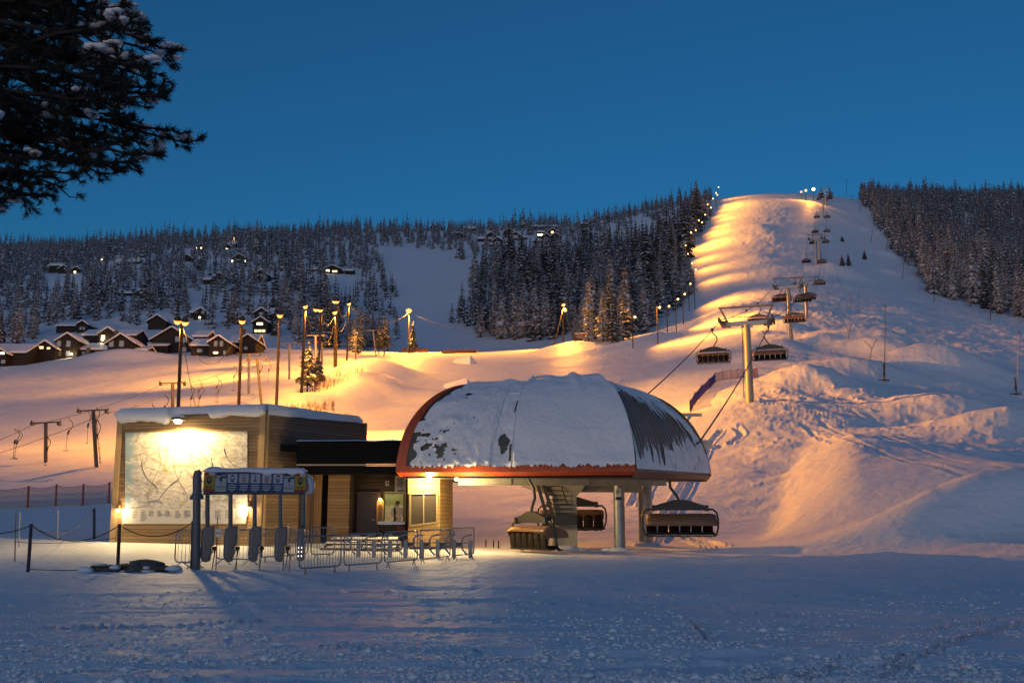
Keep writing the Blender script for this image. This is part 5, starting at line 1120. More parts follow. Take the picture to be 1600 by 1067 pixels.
# ---------------------------------------------------------------- flood lit poles along the slopes
BULB = mat('sodium_lamp_glass', (1, .6, .2), .5, emit=(1.0, .46, .10), estr=2.6)
HALO = mat('halo_glow', (1, .4, .06), .4, emit=(1, .36, .04), estr=1.8)  # emission on the bowl imitates the orange halo round each lamp
FESTOON = mat('sodium_lit_cable', (.06, .05, .04), .6)
def lamp_pole(px, py, d, pb, kw, heads, aim, lab, group, r=.15, hr=.30, lean=0, braces=0):
    top = at(px, py, d); b = G(px - lean, d, pb); t = thing('floodlight_pole', lab, 'floodlight pole', b, 0, group)
    MB().tube([(0, 0, -.6), top - b - Vector((0, 0, .4))], [r*1.15, r*.85], 12).build('pole', POLEW, t)
    for k in range(braces):
        MB().tube([Vector(((-1) ** (k+1) * (3.0 + k), -.5, -.6)), top - b - Vector((0, 0, 1.0))], r*.8, 8).build('brace', POLEW, t)
    for dx, dz in heads:
        c = top - b + Vector((dx, -.25, dz)); mb = MB(); ax = Vector(aim).normalized()
        mb.tube([c - ax*.4, c - ax*.1, c + ax*.12], [hr*.35, hr*.9, hr*1.05], 12, cap=False); mb.bar(c - ax*.3, top - b + Vector((0, 0, -.4)), .07)
        hd = mb.build('lamp_head', DARK, t); MB().tube([c + ax*.02, c + ax*.10, c + ax*.16], [hr*.8, hr*1.1, hr*1.0], 14).build('halo_bowl', HALO, hd); MB().ball(c + ax*.2, hr*.85, 14, 10, (1, 1, 1)).build('lens', BULB, hd)
    lamp_light('floodlight', top + Vector((heads[0][0]*.5, -.25, heads[0][1])) + Vector(aim).normalized()*(.6 + hr), kw*1000, SODIUM, aim, 172, .12, .3)
    return top - Vector((0, 0, .4))
LG = 'floodlight poles above the tow lift'
T = {}
for key, px, py, d, pb, kw, heads, aim, lab, ln in (
 ('a', 284, 500, 95, 700, 15, [(-.32, 0), (.42, -.12)], (-.15, .42, -1), 'tall floodlight pole with two blazing lamps behind the shed roof', 8),
 ('b', 378, 500, 105, 690, 15, [(.1, 0)], (-.15, .42, -1), 'floodlight pole with one lamp, second from left above the shed', 7),
 ('c', 437, 491, 115, 680, 17, [(.1, 0)], (-.15, .42, -1), 'floodlight pole rising over the right end of the shed roof', 6),
 ('d', 477, 478, 146, 612, 25, [(.0, 0)], (.34, .26, -1), 'floodlight pole in front of the small lone spruce', 6),
 ('e', 501, 483, 181, 590, 19, [(.0, 0), (-.8, .1)], (-.15, .42, -1), 'floodlight pole just right of the small lone spruce', 3),
 ('f', 523, 487, 192, 566, 31, [(0, 0)], (.34, .26, -1), 'shorter of two floodlights almost in line above the bank', 0),
 ('g', 527, 470, 204, 566, 10, [(0, 0), (-.5, .0)], (-.15, .42, -1), 'taller of two floodlights almost in line above the bank', 2),
 ('h', 545, 474, 235, 557, 35, [(0, 0)], (.34, .26, -1), 'rightmost floodlight of the cluster above the tow lift', 3),
 ('i', 639, 485, 285, 553, 70, [(0, 0)], (.05, -.35, -1), 'lone dazzling star like floodlight at the foot of the blue piste', 0)):
    T[key] = lamp_pole(px, py, d, pb, kw, heads, aim, lab, LG, lean=ln, hr=.36 if d < 150 else (.52 if key != 'i' else .85), r=.17 if d < 130 else .2)
T['j'] = lamp_pole(880, 476, 285, 543, 72, [(0, 0), (.5, -1.6)], (.32, -.36, -1), 'braced floodlight with two lamps beside the red cabin at the dark wood', LG, r=.26, hr=.55, braces=2)
# two spots added beside the third pole's head to brighten the right hand snow
lamp_light('floodlight', T['c'] + Vector((.6, -.5, .3)), 290000, SODIUM, (.80, -.50, -.20), 84, .6, .3)
lamp_light('floodlight', T['c'] + Vector((.9, -.3, .4)), 300000, SODIUM, (82, 18, -2), 62, .8, .3)
for k_, tgt, kw in (('e', (-85, 178, 26), 150), ('a', (-78, 118, 10), 20), ('g', (-115, 228, 36), 140), ('d', (-60, 135, 16), 22)): p_ = T[k_] + Vector((-1.7, -1.1, .7)); lamp_light('floodlight', p_, kw*1000, SODIUM, Vector(tgt) - p_, 84, .9, .3)  # extra spots added clear of the pole heads to brighten the left slope
def cab(a, b, s, lab): return sag_rope(T[a] if isinstance(a, str) else a, T[b] if isinstance(b, str) else b, s, .03 if (isinstance(a, str) and a in 'abc') else .055, FESTOON, lab, 'power_cable', 16, 'cable', 'cables strung between the floodlights')
for a, b, s, lab in (('a', 'b', 4.2, 'cable sagging from the twin lamp pole to the next pole'), ('c', 'd', 1.2, 'cable from the pole over the shed end up to the spruce pole'), ('d', 'e', 3.0, 'cable sagging just right of the spruce pole'), ('e', 'f', 2.4, 'cable between the spruce side pole and the in line pair'), ('e', 'g', 7.0, 'deep sagging lower cable under the lamp cluster'), ('g', 'h', 3.0, 'cable to the rightmost lamp of the cluster'), ('f', 'h', 5.0, 'lower cable hanging to the rightmost lamp of the cluster'), ('i', 'j', 6.5, 'long cable sagging before the dark wood to the braced lamp'), ('h', 'i', 4, 'cable coming in from the left to the star like lamp')): cab(a, b, s, lab)
cab('a', G(330, 98) + Vector((0, 0, 1.0)), 2.5, 'thin cable dropping from the twin lamp pole to the tow lift')
# lamps up the left edge of the lit piste
SL = [(989,496),(1028,481),(1043,479),(1057,468),(1068,460),(1077,444),(1086,422),(1080,412),(1074,397),(1070,384),(1064,368),(1073,369),(1079,364),(1086,360),(1091,345),(1096,348),(1101,336),(1105,320),(1110,325),(1113,311),(1118,302),(1120,305),(1122,293)]
SLL = ['lowest slope lamp at the corner of the dark wood', 'bright low slope lamp on a braced post at the wood edge', 'slope lamp just right of the bright braced one', 'slope lamp where the wood edge starts to climb', 'slope lamp half sunk in the frosted wood edge', 'slope lamp below the tallest bare lamp post', 'tallest slope lamp standing clear out on the piste', 'slope lamp left of the tall clear one', 'slope lamp low among the three at the bend of the wood', 'slope lamp above the bend of the wood edge',
       'left one of four slope lamps in a row', 'second from left of four slope lamps in a row', 'third from left of four slope lamps in a row', 'right one of four slope lamps in a row', 'left of two slope lamps close together', 'right of two slope lamps close together', 'slope lamp alone two thirds up the wood edge', 'slope lamp left of a close neighbour near the top', 'slope lamp right of a close neighbour near the top', 'slope lamp below the summit trio', 'left lamp of the summit trio', 'right lamp of the summit trio', 'highest slope lamp against the sky']
for i, ((px, py), lab) in enumerate(zip(SL, SLL)):
    h_ = 9.0 if i not in (6,) else 13
    ds_ = np.linspace(235 if i > 1 else 225, 700, 300); x_ = uof(px, py) * ds_; z_ = H(x_, ds_) + h_
    Y_ = np.array([abs(row_of(a, b) - py) for a, b in zip(z_, ds_)]); d = ds_[int(np.argmin(Y_ + (ds_ > 640)*3))]
    if i >= 17: d = ds_[int(np.argmin(Y_ + np.abs(ds_ - (540 + 20*(i-17)))*.05))]
    b = G(px, d); top = Vector((b.x, b.y, at(px, py, d).z)); top.z = max(top.z, b.z + 5)
    t = thing('slope_lamp', lab, 'slope lamp', b, 0, 'lamps up the edge of the lit piste'); MB().tube([(0, 0, -.5), top - b], .12, 8).build('pole', POLEW, t)
    c = top - b; mb = MB(); mb.tube([c + Vector((0, 0, .1)), c + Vector((.5, -.3, .15))], .09, 6); mb.box(c + Vector((.5, -.3, .2)), (.8, .6, .2)); hd = mb.build('lamp_head', DARK, t)
    MB().ball(c + Vector((.55, -.45, .0)), .22 + .0003*d, 10, 7).build('lens', mat('slope_lamp_glass', (1, .65, .25), .5, emit=(1.0, .58, .20), estr=4.5), hd)
    lamp_light('slope_light', top + Vector((1.5, -1.0, 3.0)), (78000 if i < 5 else (25000 if i < 11 else 16000)) * (d/300), SODIUM, (.80, -.50, -.30) if i < 5 else (.86, -.35, -.36), 118 if i < 5 else 142, 1.0, .3)
# the bright cluster at the summit
for px, py, d, e, r_, lab in ((1271, 296, 610, 90, .95, 'dazzling summit floodlight left of the topmost chairs'), (1259, 298, 612, 12, .8, 'smaller summit lamp left of the dazzling one'), (1252, 300, 612, 8, .7, 'leftmost faint summit lamp')):
    b = G(px, d); p = at(px, py, d); p.z = max(p.z, b.z + 2); t = thing('summit_lamp', lab, 'summit lamp', b, 0, 'lamps at the summit station')
    MB().tube([(0, 0, -.5), p - b], .15, 8).build('pole', POLEW, t); MB().ball(p - b, r_, 10, 8).build('lens', mat('summit_glass_%d' % e, (1, .7, .35), .5, emit=(1, .62, .24), estr=e*.15), t)
    if e == 90: lamp_light('summit_light', p + Vector((-1, -2.5, 0)), 25000, SODIUM, (-.6, -.7, -.4), 150, .4, .4)

# ---------------------------------------------------------------- tow lift on the left slope
TP = [(72, 660, 88, 'tow lift pylon with a broad T head left of the shed'), (146, 641, 84, 'leaning tow lift pylon with a ladder right beside the shed'), (270, 598, 97, 'tow lift pylon standing close against the twin lamp pole'), (389, 553, 150, 'pale tow lift pylon behind the leaning one above the shed'), (402, 560, 122, 'leaning tow lift pylon above the middle of the shed'), (452, 536, 175, 'frosted pylon left of the small lone spruce'), (493, 524, 200, 'frosted pylon just right of the spruce top'), (503, 535, 215, 'thin dark pylon behind the spruce'), (556, 528, 240, 'pylon right of the lamp cluster'), (583, 516, 265, 'bright lit pylon at the top of the bank')]
tops = []
for i, (px, py, d, lab) in enumerate(TP):
    p = at(px, py, d); ln = {146: 6, 402: 8, 583: 5}.get(px, 0); b = G(px + ln, d); hh = p.z - b.z
    t = thing('tow_lift_pylon', lab, 'tow lift pylon', b, .12, 'pylons of the tow lift'); o = p - b
    M_ = mat('brown_pylon_steel', (.09, .075, .065), .6, var=(6, .5, (.14, .13, .12))) if i not in (3, 5, 6, 9) else mat('frosted_steel', (.26, .24, .23), .6)
    MB().tube([(0, 0, -.5), o], .16 if d < 130 else .2, 10).build('column', M_, t)
    w_ = 1.15 if d < 130 else 1.7; mb = MB(); mb.bar(o + Vector((-w_, 0, -.08)), o + Vector((w_, 0, .06)), .12, .12); mb.bar(o + Vector((-w_, 0, -.02)), o + Vector((-w_-.1, 0, .18)), .1); mb.bar(o + Vector((w_, 0, 0)), o + Vector((w_+.1, 0, .2)), .1); mb.build('crossarm', M_, t)
    for s in (-1, 1): mb = MB(); mb.tube([o + Vector((s*(w_ - .02), -.3, -.16)), o + Vector((s*(w_-.02), .3, -.16))], .13, 8); mb.box(o + Vector((s*w_, 0, -.05)), (.14, .5, .2)); mb.build('pulley', DARK, t)
    if px == 146:
        mb = MB()
        for s in (0, .26): mb.bar(Vector((.22 + s*.3, -.1, .3)), o + Vector((.22 + s*.3, -.1, -.4)), .03)
        for k in range(11): q = Vector((.2, -.1, .4)).lerp(o + Vector((.2, -.1, -.4)), k/10); mb.bar(q, q + Vector((.14, 0, 0)), .03)
        mb.build('ladder', DARK, t)
    tops.append((px, o + b))
tops = dict(tops)
HANG = mat('tow_hanger', (.05, .04, .035), .6)
line1 = [at(-140, 735, 78), tops[72], tops[146] + Vector((0, 0, 0)), tops[270], tops[402], tops[452], tops[503], tops[556]]
towlab = iter(['tow rope on the left arms of the tow pylons', 'tow rope on the right arms of the tow pylons'])
hang_pts = []
for s in (-1, 1):
    pts = []
    L_ = [line1[0]] + ([tops[72], tops[270]] if s < 0 else [tops[146], tops[270]]) + line1[4:]
    for a, b in zip(L_[:-1], L_[1:]):
        for k in range(12): q = a.lerp(b, k/12) + Vector((s*1.1, 0, -.2 - .03*(b-a).length*4*(k/12)*(1-k/12))); pts.append(q); hang_pts.append((s, q))
    o = MB().tube([p - pts[0] for p in pts], .022, 5).build('tow_rope', DARK); o.location = pts[0]; tag(o, next(towlab), 'cable')
# hanging tow bars: spring case, cord and T bar
def make_bar():
    t = thing('tow_bar', 'x', 'tow bar', (0, 0, 0), 0, 'tow bars hanging on the tow lift')
    MB().tube([(0, 0, 0), (.05, 0, -.18), (.32, 0, -.42), (.40, 0, -.70), (.30, 0, -1.0), (.10, 0, -1.25)], .035, 6).build('spring_arm', HANG, t)
    mb = MB(); mb.tube([(.10, 0, -1.15), (.02, 0, -1.55)], .085, 8); mb.tube([(.02, 0, -1.5), (0, 0, -3.0)], .02, 5); mb.build('reel_and_cord', HANG, t)
    MB().bar((-.28, .1, -3.0), (.28, -.1, -3.0), .05).build('cross_bar', HANG, t)
    return t
bar0 = None
BARS = [(8, 692), (38, 688), (44, 670), (80, 670), (106, 664), (132, 640), (140, 655), (155, 640), (230, 620), (262, 610), (300, 605), (312, 590), (318, 600), (342, 580), (350, 592), (365, 570), (383, 572), (410, 566), (420, 560), (436, 556), (466, 548), (480, 542)]
for i, (px, py) in enumerate(BARS):
    q = min(hang_pts, key=lambda h: abs(col_of(*h[1]) - px) + .6*abs(row_of(h[1].z, h[1].y) - py))[1]
    c = make_bar() if bar0 is None else copy_tree(bar0)
    if bar0 is None: bar0 = c
    g_ = h1(q.x, q.y); sc_ = min(1.0, (q.z - g_ - .4) / 3.0); c.location = q + Vector((random.uniform(-.1, .1), random.uniform(-1.5, 1.5), 0)); c.scale = (1, 1, max(.45, sc_)); c.rotation_euler = (0, random.uniform(-.06, .06), random.uniform(-.6, .6))
    c['label'] = 'thin dark tow bar hanging from the rope left of the shed' if px < 175 else 'thin dark tow bar hanging from the rope over the lit slope behind the shed'
    c['group'] = 'tow bars left of the shed' if px < 175 else 'tow bars behind the shed'

# ---------------------------------------------------------------- old lift poles, snow lances and bits on the right hand slope
for px, py, pb, lab in ((1323, 281, 293, 'tiny T topped pole on the skyline left of the right wood'), (1345, 318, 330, 'thin pole near the top of the right wood edge'), (1332, 306, 314, 'tiny thin pole just below the skyline pole'), (1363, 361, 379, 'T topped pole half way along the right wood edge'), (1387, 372, 392, 'thin bare pole against the foot of the right wood'), (1412, 412, 436, 'T topped pole on the blue snow below the right wood'), (1461, 446, 472, 'T topped pole against the frosted lower wood edge'), (1549, 466, 500, 'dark stout pole before the lower right wood')):
    b = hit(px - 2, pb); p = at(px, py, b.y); t = thing('tow_pole', lab, 'lift pole', b, 0, 'old lift poles along the right wood'); MB().tube([(0, 0, -.4), p - b], .13, 8).build('column', HANG, t)
    w_ = .012*b.y*.28; MB().bar(p - b + Vector((-w_, 0, 0)), p - b + Vector((w_, 0, .1)), .14).build('crossarm', HANG, t)
for px, pt, pb, lab in ((1382, 482, 596, 'tall dark snow lance on a small sledge among the heaps'), (1588, 522, 617, 'pale snow lance with a dark tip at the right edge')):
    b = hit(px, pb); p = at(px + (1 if px < 1500 else 4), pt, b.y); t = thing('snow_lance', lab, 'snow lance', b, 0, 'snow lances'); mb = MB(); mb.tube([(0, 0, -.3), p - b], [.07, .04], 8); mb.build('mast', DARK if px < 1500 else mat('pale_pole', (.40, .34, .28), .6), t)
    mb = MB(); mb.box((0, 0, .9), (.22, .2, .5)); mb.tube([(0, 0, .2), (0, 0, 2.4)], .11, 8); mb.build('valve_box', DARK, t); mb = MB(); mb.bar((-.9, 0, .08), (.7, 0, .12), .14); mb.bar((-.1, -.6, .06), (-.1, .5, .06), .12); mb.build('sledge', DARK, t)
    MB().tube([p - b, p - b + Vector((0, 0, .5))], .08, 8).build('nozzle', DARK, t)
for px, pb, h_, ln, lab in ((1325, 530, 2.6, .8, 'bent broken stakes on the heaps left of the tall lance'), (1358, 562, 3.0, 1.3, 'leaning forked stake left of the tall lance foot'), (1318, 456, 5.5, -2.2, 'thin leaning rod on the blue snow'), (1330, 482, 5.0, .2, 'thin upright rod on the blue snow'), (1342, 490, 6.5, .4, 'taller thin rod right of the upright one')):
    b = hit(px, pb); t = thing('snow_stake', lab, 'stake', b); MB().tube([(0, 0, -.3), (ln*.4, 0, h_*.55), (ln, 0, h_)], .05, 6).build('rod', HANG, t)
    if h_ < 4: MB().tube([(ln*.4, 0, h_*.55), (-.5, 0, h_*.9)], .04, 6).build('branch', HANG, t)
# ---------------------------------------------------------------- log cabins on the hillside
LOGW = planks('dark_log_wall', (.022, .014, .010), (.013, .009, .007), .28)
BARGE = mat('dark_bargeboard', (.03, .02, .014), .8)
WLIT = mat('lit_window', (1, .8, .5), .5, emit=(1, .72, .34), estr=1.6)
WBRI = mat('porch_light', (1, .8, .5), .5, emit=(1, .74, .36), estr=9)
WDARK = mat('sky_tinted_window', (.22, .27, .32), .12, spec=.8)  # pale blue base stands in for sky reflected in the unlit glass
WFR = mat('window_frame_pale', (.16, .13, .10), .6)
CHIM = mat('chimney_stone', (.10, .09, .085), .8)
def cabin(mods, wins, label, group, py_base=None, chim=(), d=None, porch=()):
    """mods: (px0, px1, ridge row, eave row, base row, 'g' gable towards us / 'l' long side towards us, depth m, set back m)"""
    m0 = mods[0]; b = hit((m0[0]+m0[1])/2, m0[4], 110) if d is None else G((m0[0]+m0[1])/2, d)
    D = b.y; t = thing('log_cabin', label, 'cabin', b, 0, group)
    for (a0, a1, ri, ea, ba, kd, dp, off) in mods:
        ea = min(ea, ri + .27*(a1-a0)) if kd == 'g' else ea
        d_ = D + off; p0 = at(a0, ba, d_); p1 = at(a1, ba, d_); zr = at(0, ri, d_).z; ze = at(0, ea, d_).z; zb = p0.z - 2.0
        x0, x1 = p0.x - b.x, p1.x - b.x; y0 = d_ - D; y1 = y0 + dp; zr -= b.z; ze -= b.z; zb -= b.z; xm = (x0+x1)/2; ov = .10*(x1-x0) if kd == 'g' else .4; ov = min(ov, .8)
        mb = MB(); ixa, ixb = x0 + ov*.8, x1 - ov*.8; th = min(.42, (zr-zb)*.09)
        if kd == 'g':
            mb.prism([(ixa, zb), (ixb, zb), (ixb, ze), (xm, zr - .15), (ixa, ze)], y0, y1); mb.build('wall', LOGW, t)
            sl = (zr - ze) / ((x1-x0)/2 - ov*.8); rt = lambda x, u: zr - abs(x-xm)*sl + u
            mb = MB(); mb.prism([(x0, rt(x0, -.05)), (xm, rt(xm, -.05)), (x1, rt(x1, -.05)), (x1, rt(x1, .12)), (xm, rt(xm, .12)), (x0, rt(x0, .12))], y0 - .7, y1 + .3); rf = mb.build('roof', BARGE, t)
            mb = MB(); mb.prism([(x0 - .05, rt(x0, .123)), (xm, rt(xm, .123)), (x1 + .05, rt(x1, .123)), (x1 + .1, rt(x1, .2 + th*.6)), (xm + .3, rt(xm, .12 + th) - .1), (xm - .3, rt(xm, .12 + th) - .1), (x0 - .1, rt(x0, .2 + th*.6))], y0 - .6, y1 + .3); mb.build('roof_snow', SNOW, rf)
        else:
            ym = (y0+y1)/2; mb._add([(ixa, y0, zb), (ixb, y0, zb), (ixb, y1, zb), (ixa, y1, zb), (ixa, y0, ze), (ixb, y0, ze), (ixb, y1, ze), (ixa, y1, ze), (ixa, ym, zr - .1), (ixb, ym, zr - .1)], [(0,1,5,4), (1,2,6,9,5), (2,3,7,6), (3,0,4,8,7), (4,5,9,8), (6,7,8,9)]); mb.build('wall', LOGW, t)
            def slab(u0, u1, ex):
                q = MB(); P = [(y0 - .6, ze - .25), (ym, zr), (y1 + .6, ze - .25)]; vs = [(x, y, z + u) for x in (x0 - ex, x1 + ex) for u in (u0, u1) for y, z in P]
                q._add(vs, [(0,3,4,1), (1,4,5,2), (6,7,10,9), (7,8,11,10), (0,1,7,6), (1,2,8,7), (3,9,10,4), (4,10,11,5), (0,6,9,3), (2,5,11,8)]); return q
            rf = slab(-.02, .12, 0).build('roof', BARGE, t); slab(.125, .12 + th, .06).build('roof_snow', SNOW, rf)
    for w_ in wins:
        wx, wy, ww, wh, k = w_[:5]; off = w_[5] if len(w_) > 5 else 0
        d_ = D + off - .06; c = at(wx, wy, d_) - b; s = D/F; fr = MB().box(c, (ww*s + .16, .1, wh*s + .16)).build('window', WFR, t); MB().box(c + Vector((0, -.06, 0)), (ww*s, .03, wh*s)).build('pane', (WDARK, WLIT, WBRI)[k], fr)
    for cx, cy, off in chim:
        c = at(cx, cy, D + off) - b; MB().box(c - Vector((0, 0, .5)), (.8, .8, 1.9)).build('chimney', CHIM, t)
    for px, py, off in porch:
        c = at(px, py, D + off - .3) - b; MB().ball(c, .28, 8, 6).build('porch_lamp', WBRI, t); lamp_light('porch_light', c + b + Vector((0, -.5, 0)), 220, (1, .72, .35), None, rad=.2)
    return t
VL = 'cabins on the wooded hillside'
cabin([(84, 123, 522, 543, 560, 'g', 9, 0), (50, 88, 534, 545, 566, 'g', 7, -2), (118, 170, 535, 546, 560, 'l', 8, 2), (163, 212, 523, 545, 560, 'g', 10, 0), (126, 212, 513, 524, 552, 'l', 9, 12), (150, 183, 513, 529, 556, 'g', 9, 8), (204, 231, 541, 547, 560, 'l', 6, 1)],
      [(92, 537, 6, 9, 0), (107, 537, 6, 9, 0), (92, 552, 6, 8, 0), (106, 552, 6, 8, 0), (174, 537, 7, 9, 0), (190, 537, 7, 9, 0), (174, 552, 7, 8, 0), (189, 552, 7, 8, 0), (65, 543, 6, 4, 1, -2), (76, 544, 5, 3, 1, -2), (130, 552, 5, 6, 0, 2), (152, 552, 6, 6, 0, 2), (161, 527, 6, 7, 1, 8)],
      'large brown lodge of joined gables on the hump left of the floodlights', VL, chim=((182, 519, 3), (138, 546, 1)), porch=((112, 553, 0), (160, 531, 8)))
cabin([(-30, 41, 535, 551, 572, 'l', 10, 0), (-40, 12, 538, 554, 572, 'g', 9, -2)], [(3, 552, 8, 2.5, 2, -2), (5, 565, 6, 5, 0, -2)], 'brown cabin cut by the left edge with a yellow lit strip', VL)
cabin([(232, 302, 512, 533, 552, 'g', 12, 0), (232, 262, 536, 540, 552, 'l', 5, -2)], [(277, 530, 6, 8, 0), (289, 531, 6, 8, 0), (288, 546, 6, 7, 0), (236, 546, 6, 2.5, 2, -2)], 'broad brown cabin right behind the twin lamp pole', VL, chim=((268, 518, 3),))
cabin([(323, 358, 526, 540, 557, 'g', 9, 0), (296, 334, 528, 540, 556, 'l', 8, 4), (300, 324, 515, 526, 548, 'l', 8, 12)], [(337, 537, 5, 8, 0), (346, 537, 5, 8, 0), (337, 551, 7, 2.5, 2), (351, 551, 4, 6, 0), (312, 548, 8, 5, 0, 4)], 'brown cabin with tall gable windows and a yellow strip light left of the second floodlight', VL)
cabin([(356, 401, 521, 535, 552, 'l', 9, 0), (372, 401, 524, 537, 552, 'g', 8, -3)], [(384, 544, 5, 4, 0, -3)], 'dark cabin just right of the second floodlight pole', VL, chim=((382, 517, 2),))
cabin([(392, 421, 496, 508, 522, 'g', 9, 0)], [(406, 506, 9, 3.5, 2), (400, 517, 5, 4, 1), (406, 517, 5, 4, 1), (412, 517, 5, 4, 1)], 'brightly lit two storey cabin between the second and third floodlights', VL)
cabin([(395, 421, 482, 493, 508, 'g', 8, 0), (416, 428, 480, 490, 508, 'l', 7, 3)], [(408, 490, 6, 4, 0)], 'cabin standing close above the brightly lit two storey one', VL)
cabin([(300, 326, 482, 490, 500, 'g', 8, 0), (296, 312, 478, 488, 500, 'l', 8, 6)], [(306, 487, 4, 4, 0), (317, 488, 4, 4, 0), (312, 496, 3, 2.5, 2)], 'cabin just above the twin lamps among frosted trees', VL)
cabin([(228, 262, 493, 505, 515, 'g', 9, 0)], [], 'dim cabin left of the twin lamps behind the lodge', VL)
cabin([(118, 138, 502, 509, 520, 'g', 8, 0), (86, 124, 502, 509, 519, 'l', 8, 5)], [(126, 513, 3, 4, 0), (131, 513, 3, 4, 0)], 'cabin peeping over the roof of the large lodge', VL)
cabin([(212, 234, 452, 457, 463, 'g', 8, 0), (177, 214, 453, 458, 463, 'l', 7, 2), (228, 247, 454, 458, 463, 'l', 6, 2)], [(222, 461, 8, 2, 1)], 'long low cabin with a centre gable in the middle of the left wood', VL)
cabin([(89, 109, 415, 423, 428, 'g', 8, 0), (75, 97, 410, 415, 421, 'l', 7, 8)], [(101, 420, 2, 3, 0)], 'dark gabled cabin at the top of the white clearing far left', VL)
cabin([(111, 126, 417, 422, 427, 'g', 7, 0)], [(117, 425, 3, 2, 2)], 'small cabin with one light right of the white clearing', VL)
cabin([(148, 168, 400, 404, 408, 'l', 7, 0)], [(159, 405.5, 4, 2, 2)], 'snowy cabin with a warm light left of the long pale one', VL)
cabin([(181, 217, 403, 409, 415, 'l', 7, 0)], [(186, 411, 5, 3, 0), (194, 411, 5, 3, 0), (206, 411, 5, 3, 0)], 'long cabin with broad white roof and pale windows on the left ridge', VL)
cabin([(214, 223, 397, 400, 404, 'l', 6, 0)], [(218, 401.5, 4, 2, 2)], 'tiny cabin with a bright window above the long pale one', VL)
cabin([(284, 299, 398, 404, 409, 'g', 8, 0), (295, 313, 400, 405, 409, 'l', 7, 2)], [], 'dark gable with a white wing on the ridge left of the lit trees', VL)
cabin([(302, 323, 381, 386, 391, 'g', 8, 0)], [(306, 387.5, 3, 2, 2), (314, 387.5, 3, 2, 2)], 'cabin with two small lights on the left skyline', VL)
cabin([(342, 358, 379, 384, 390, 'g', 8, 0), (354, 368, 377, 382, 388, 'l', 7, 4)], [(347, 387, 2, 2, 2), (354, 389, 3, 2, 2), (362, 385, 2, 2, 2)], 'warmly lit cabin beside the glowing tree', VL)
cabin([(361, 386, 397, 405, 411, 'g', 8, 0)], [(363, 408, 2, 3, 2), (384, 408, 2, 3, 2), (373, 406, 6, 2, 0)], 'gabled cabin with corner lights below the glowing tree', VL)
cabin([(331, 353, 427, 437, 445, 'g', 9, 0), (317, 337, 431, 437, 444, 'l', 7, 3)], [(342, 439, 6, 3, 0)], 'broad dark gabled cabin in the left wood over the floodlights', VL)
cabin([(393, 420, 422, 431, 441, 'g', 9, 0)], [(402, 430, 5, 3, 0), (409, 430, 5, 3, 0)], 'snow roofed gable alone between two clumps of spruce', VL)
cabin([(504, 534, 415, 420, 428, 'g', 8, 0), (479, 510, 415, 421, 430, 'l', 7, 2), (528, 552, 419, 423, 429, 'l', 6, 2)], [(512, 423, 5, 3, 2), (500, 424, 6, 4, 0, 2), (494, 425, 5, 3, 0, 2), (523, 424, 8, 3, 1)], 'long lit cabin with a centre gable on the white clearing', VL, chim=((505, 414, 3), (519, 413, 3)))
cabin([(316, 333, 432, 437, 442, 'l', 7, 0)], [], 'snow roofed cabin half lost in trees left of the broad dark gable', VL) if False else None
CG = 'cabins on the middle hilltop'
cabin([(758, 776, 363, 370, 378, 'g', 8, 0), (744, 762, 369, 373, 378, 'l', 6, 2)], [(767, 372, 8, 4, 0)], 'gabled cabin at the upper left of the hilltop cluster', CG)
cabin([(769, 786, 371, 378, 386, 'g', 8, 0), (752, 772, 378, 382, 386, 'l', 6, 1), (783, 795, 378, 382, 386, 'l', 6, 1)], [(777, 380, 9, 5, 0)], 'lowest gabled cabin of the hilltop cluster', CG)
cabin([(786, 804, 357, 364, 372, 'g', 8, 0)], [(795, 367, 8, 3, 0)], 'topmost gable of the left hilltop cluster', CG)
cabin([(797, 814, 363, 369, 376, 'g', 8, 0), (810, 824, 368, 371, 376, 'l', 6, 1)], [(805, 370, 9, 5, 0)], 'gabled cabin with a right wing in the hilltop cluster', CG)
cabin([(856, 872, 357, 363, 371, 'g', 8, 0), (839, 860, 359, 363, 371, 'l', 7, 2)], [(863, 363, 4, 4, 1), (844, 367, 8, 2.5, 2, 2)], 'hilltop cabin with a glowing left wing', CG)
cabin([(846, 861, 365, 371, 380, 'g', 8, 0), (834, 850, 373, 376, 380, 'l', 6, 1), (858, 878, 364, 370, 379, 'g', 8, 3)], [(853, 374, 7, 5, 0)], 'twin gabled cabin below the glowing hilltop wing', CG)
cabin([(830, 876, 350, 354, 359, 'l', 8, 0)], [], 'long white roofed cabin behind the glowing hilltop wing', CG)
cabin([(919, 936, 343, 348, 353, 'g', 8, 0), (907, 924, 346, 350, 354, 'l', 7, 2), (932, 950, 344, 348, 351, 'l', 7, 2)], [], 'dark gabled cabin with white wings near the right of the hilltop', CG)
cabin([(724, 744, 352, 357, 363, 'l', 8, 0)], [], 'white roofed cabin at the left end of the hilltop', CG)
cabin([(711, 724, 363, 368, 374, 'g', 7, 0)], [], 'small gable among spruces left of the hilltop cluster', CG)
cabin([(672, 682, 351, 355, 360, 'g', 7, 0)], [], 'tiny dark gable on the ridge above the blue piste', CG)
cabin([(815, 822, 350, 353, 357, 'g', 6, 0)], [], 'tiny frosted gable between the two hilltop groups', CG)
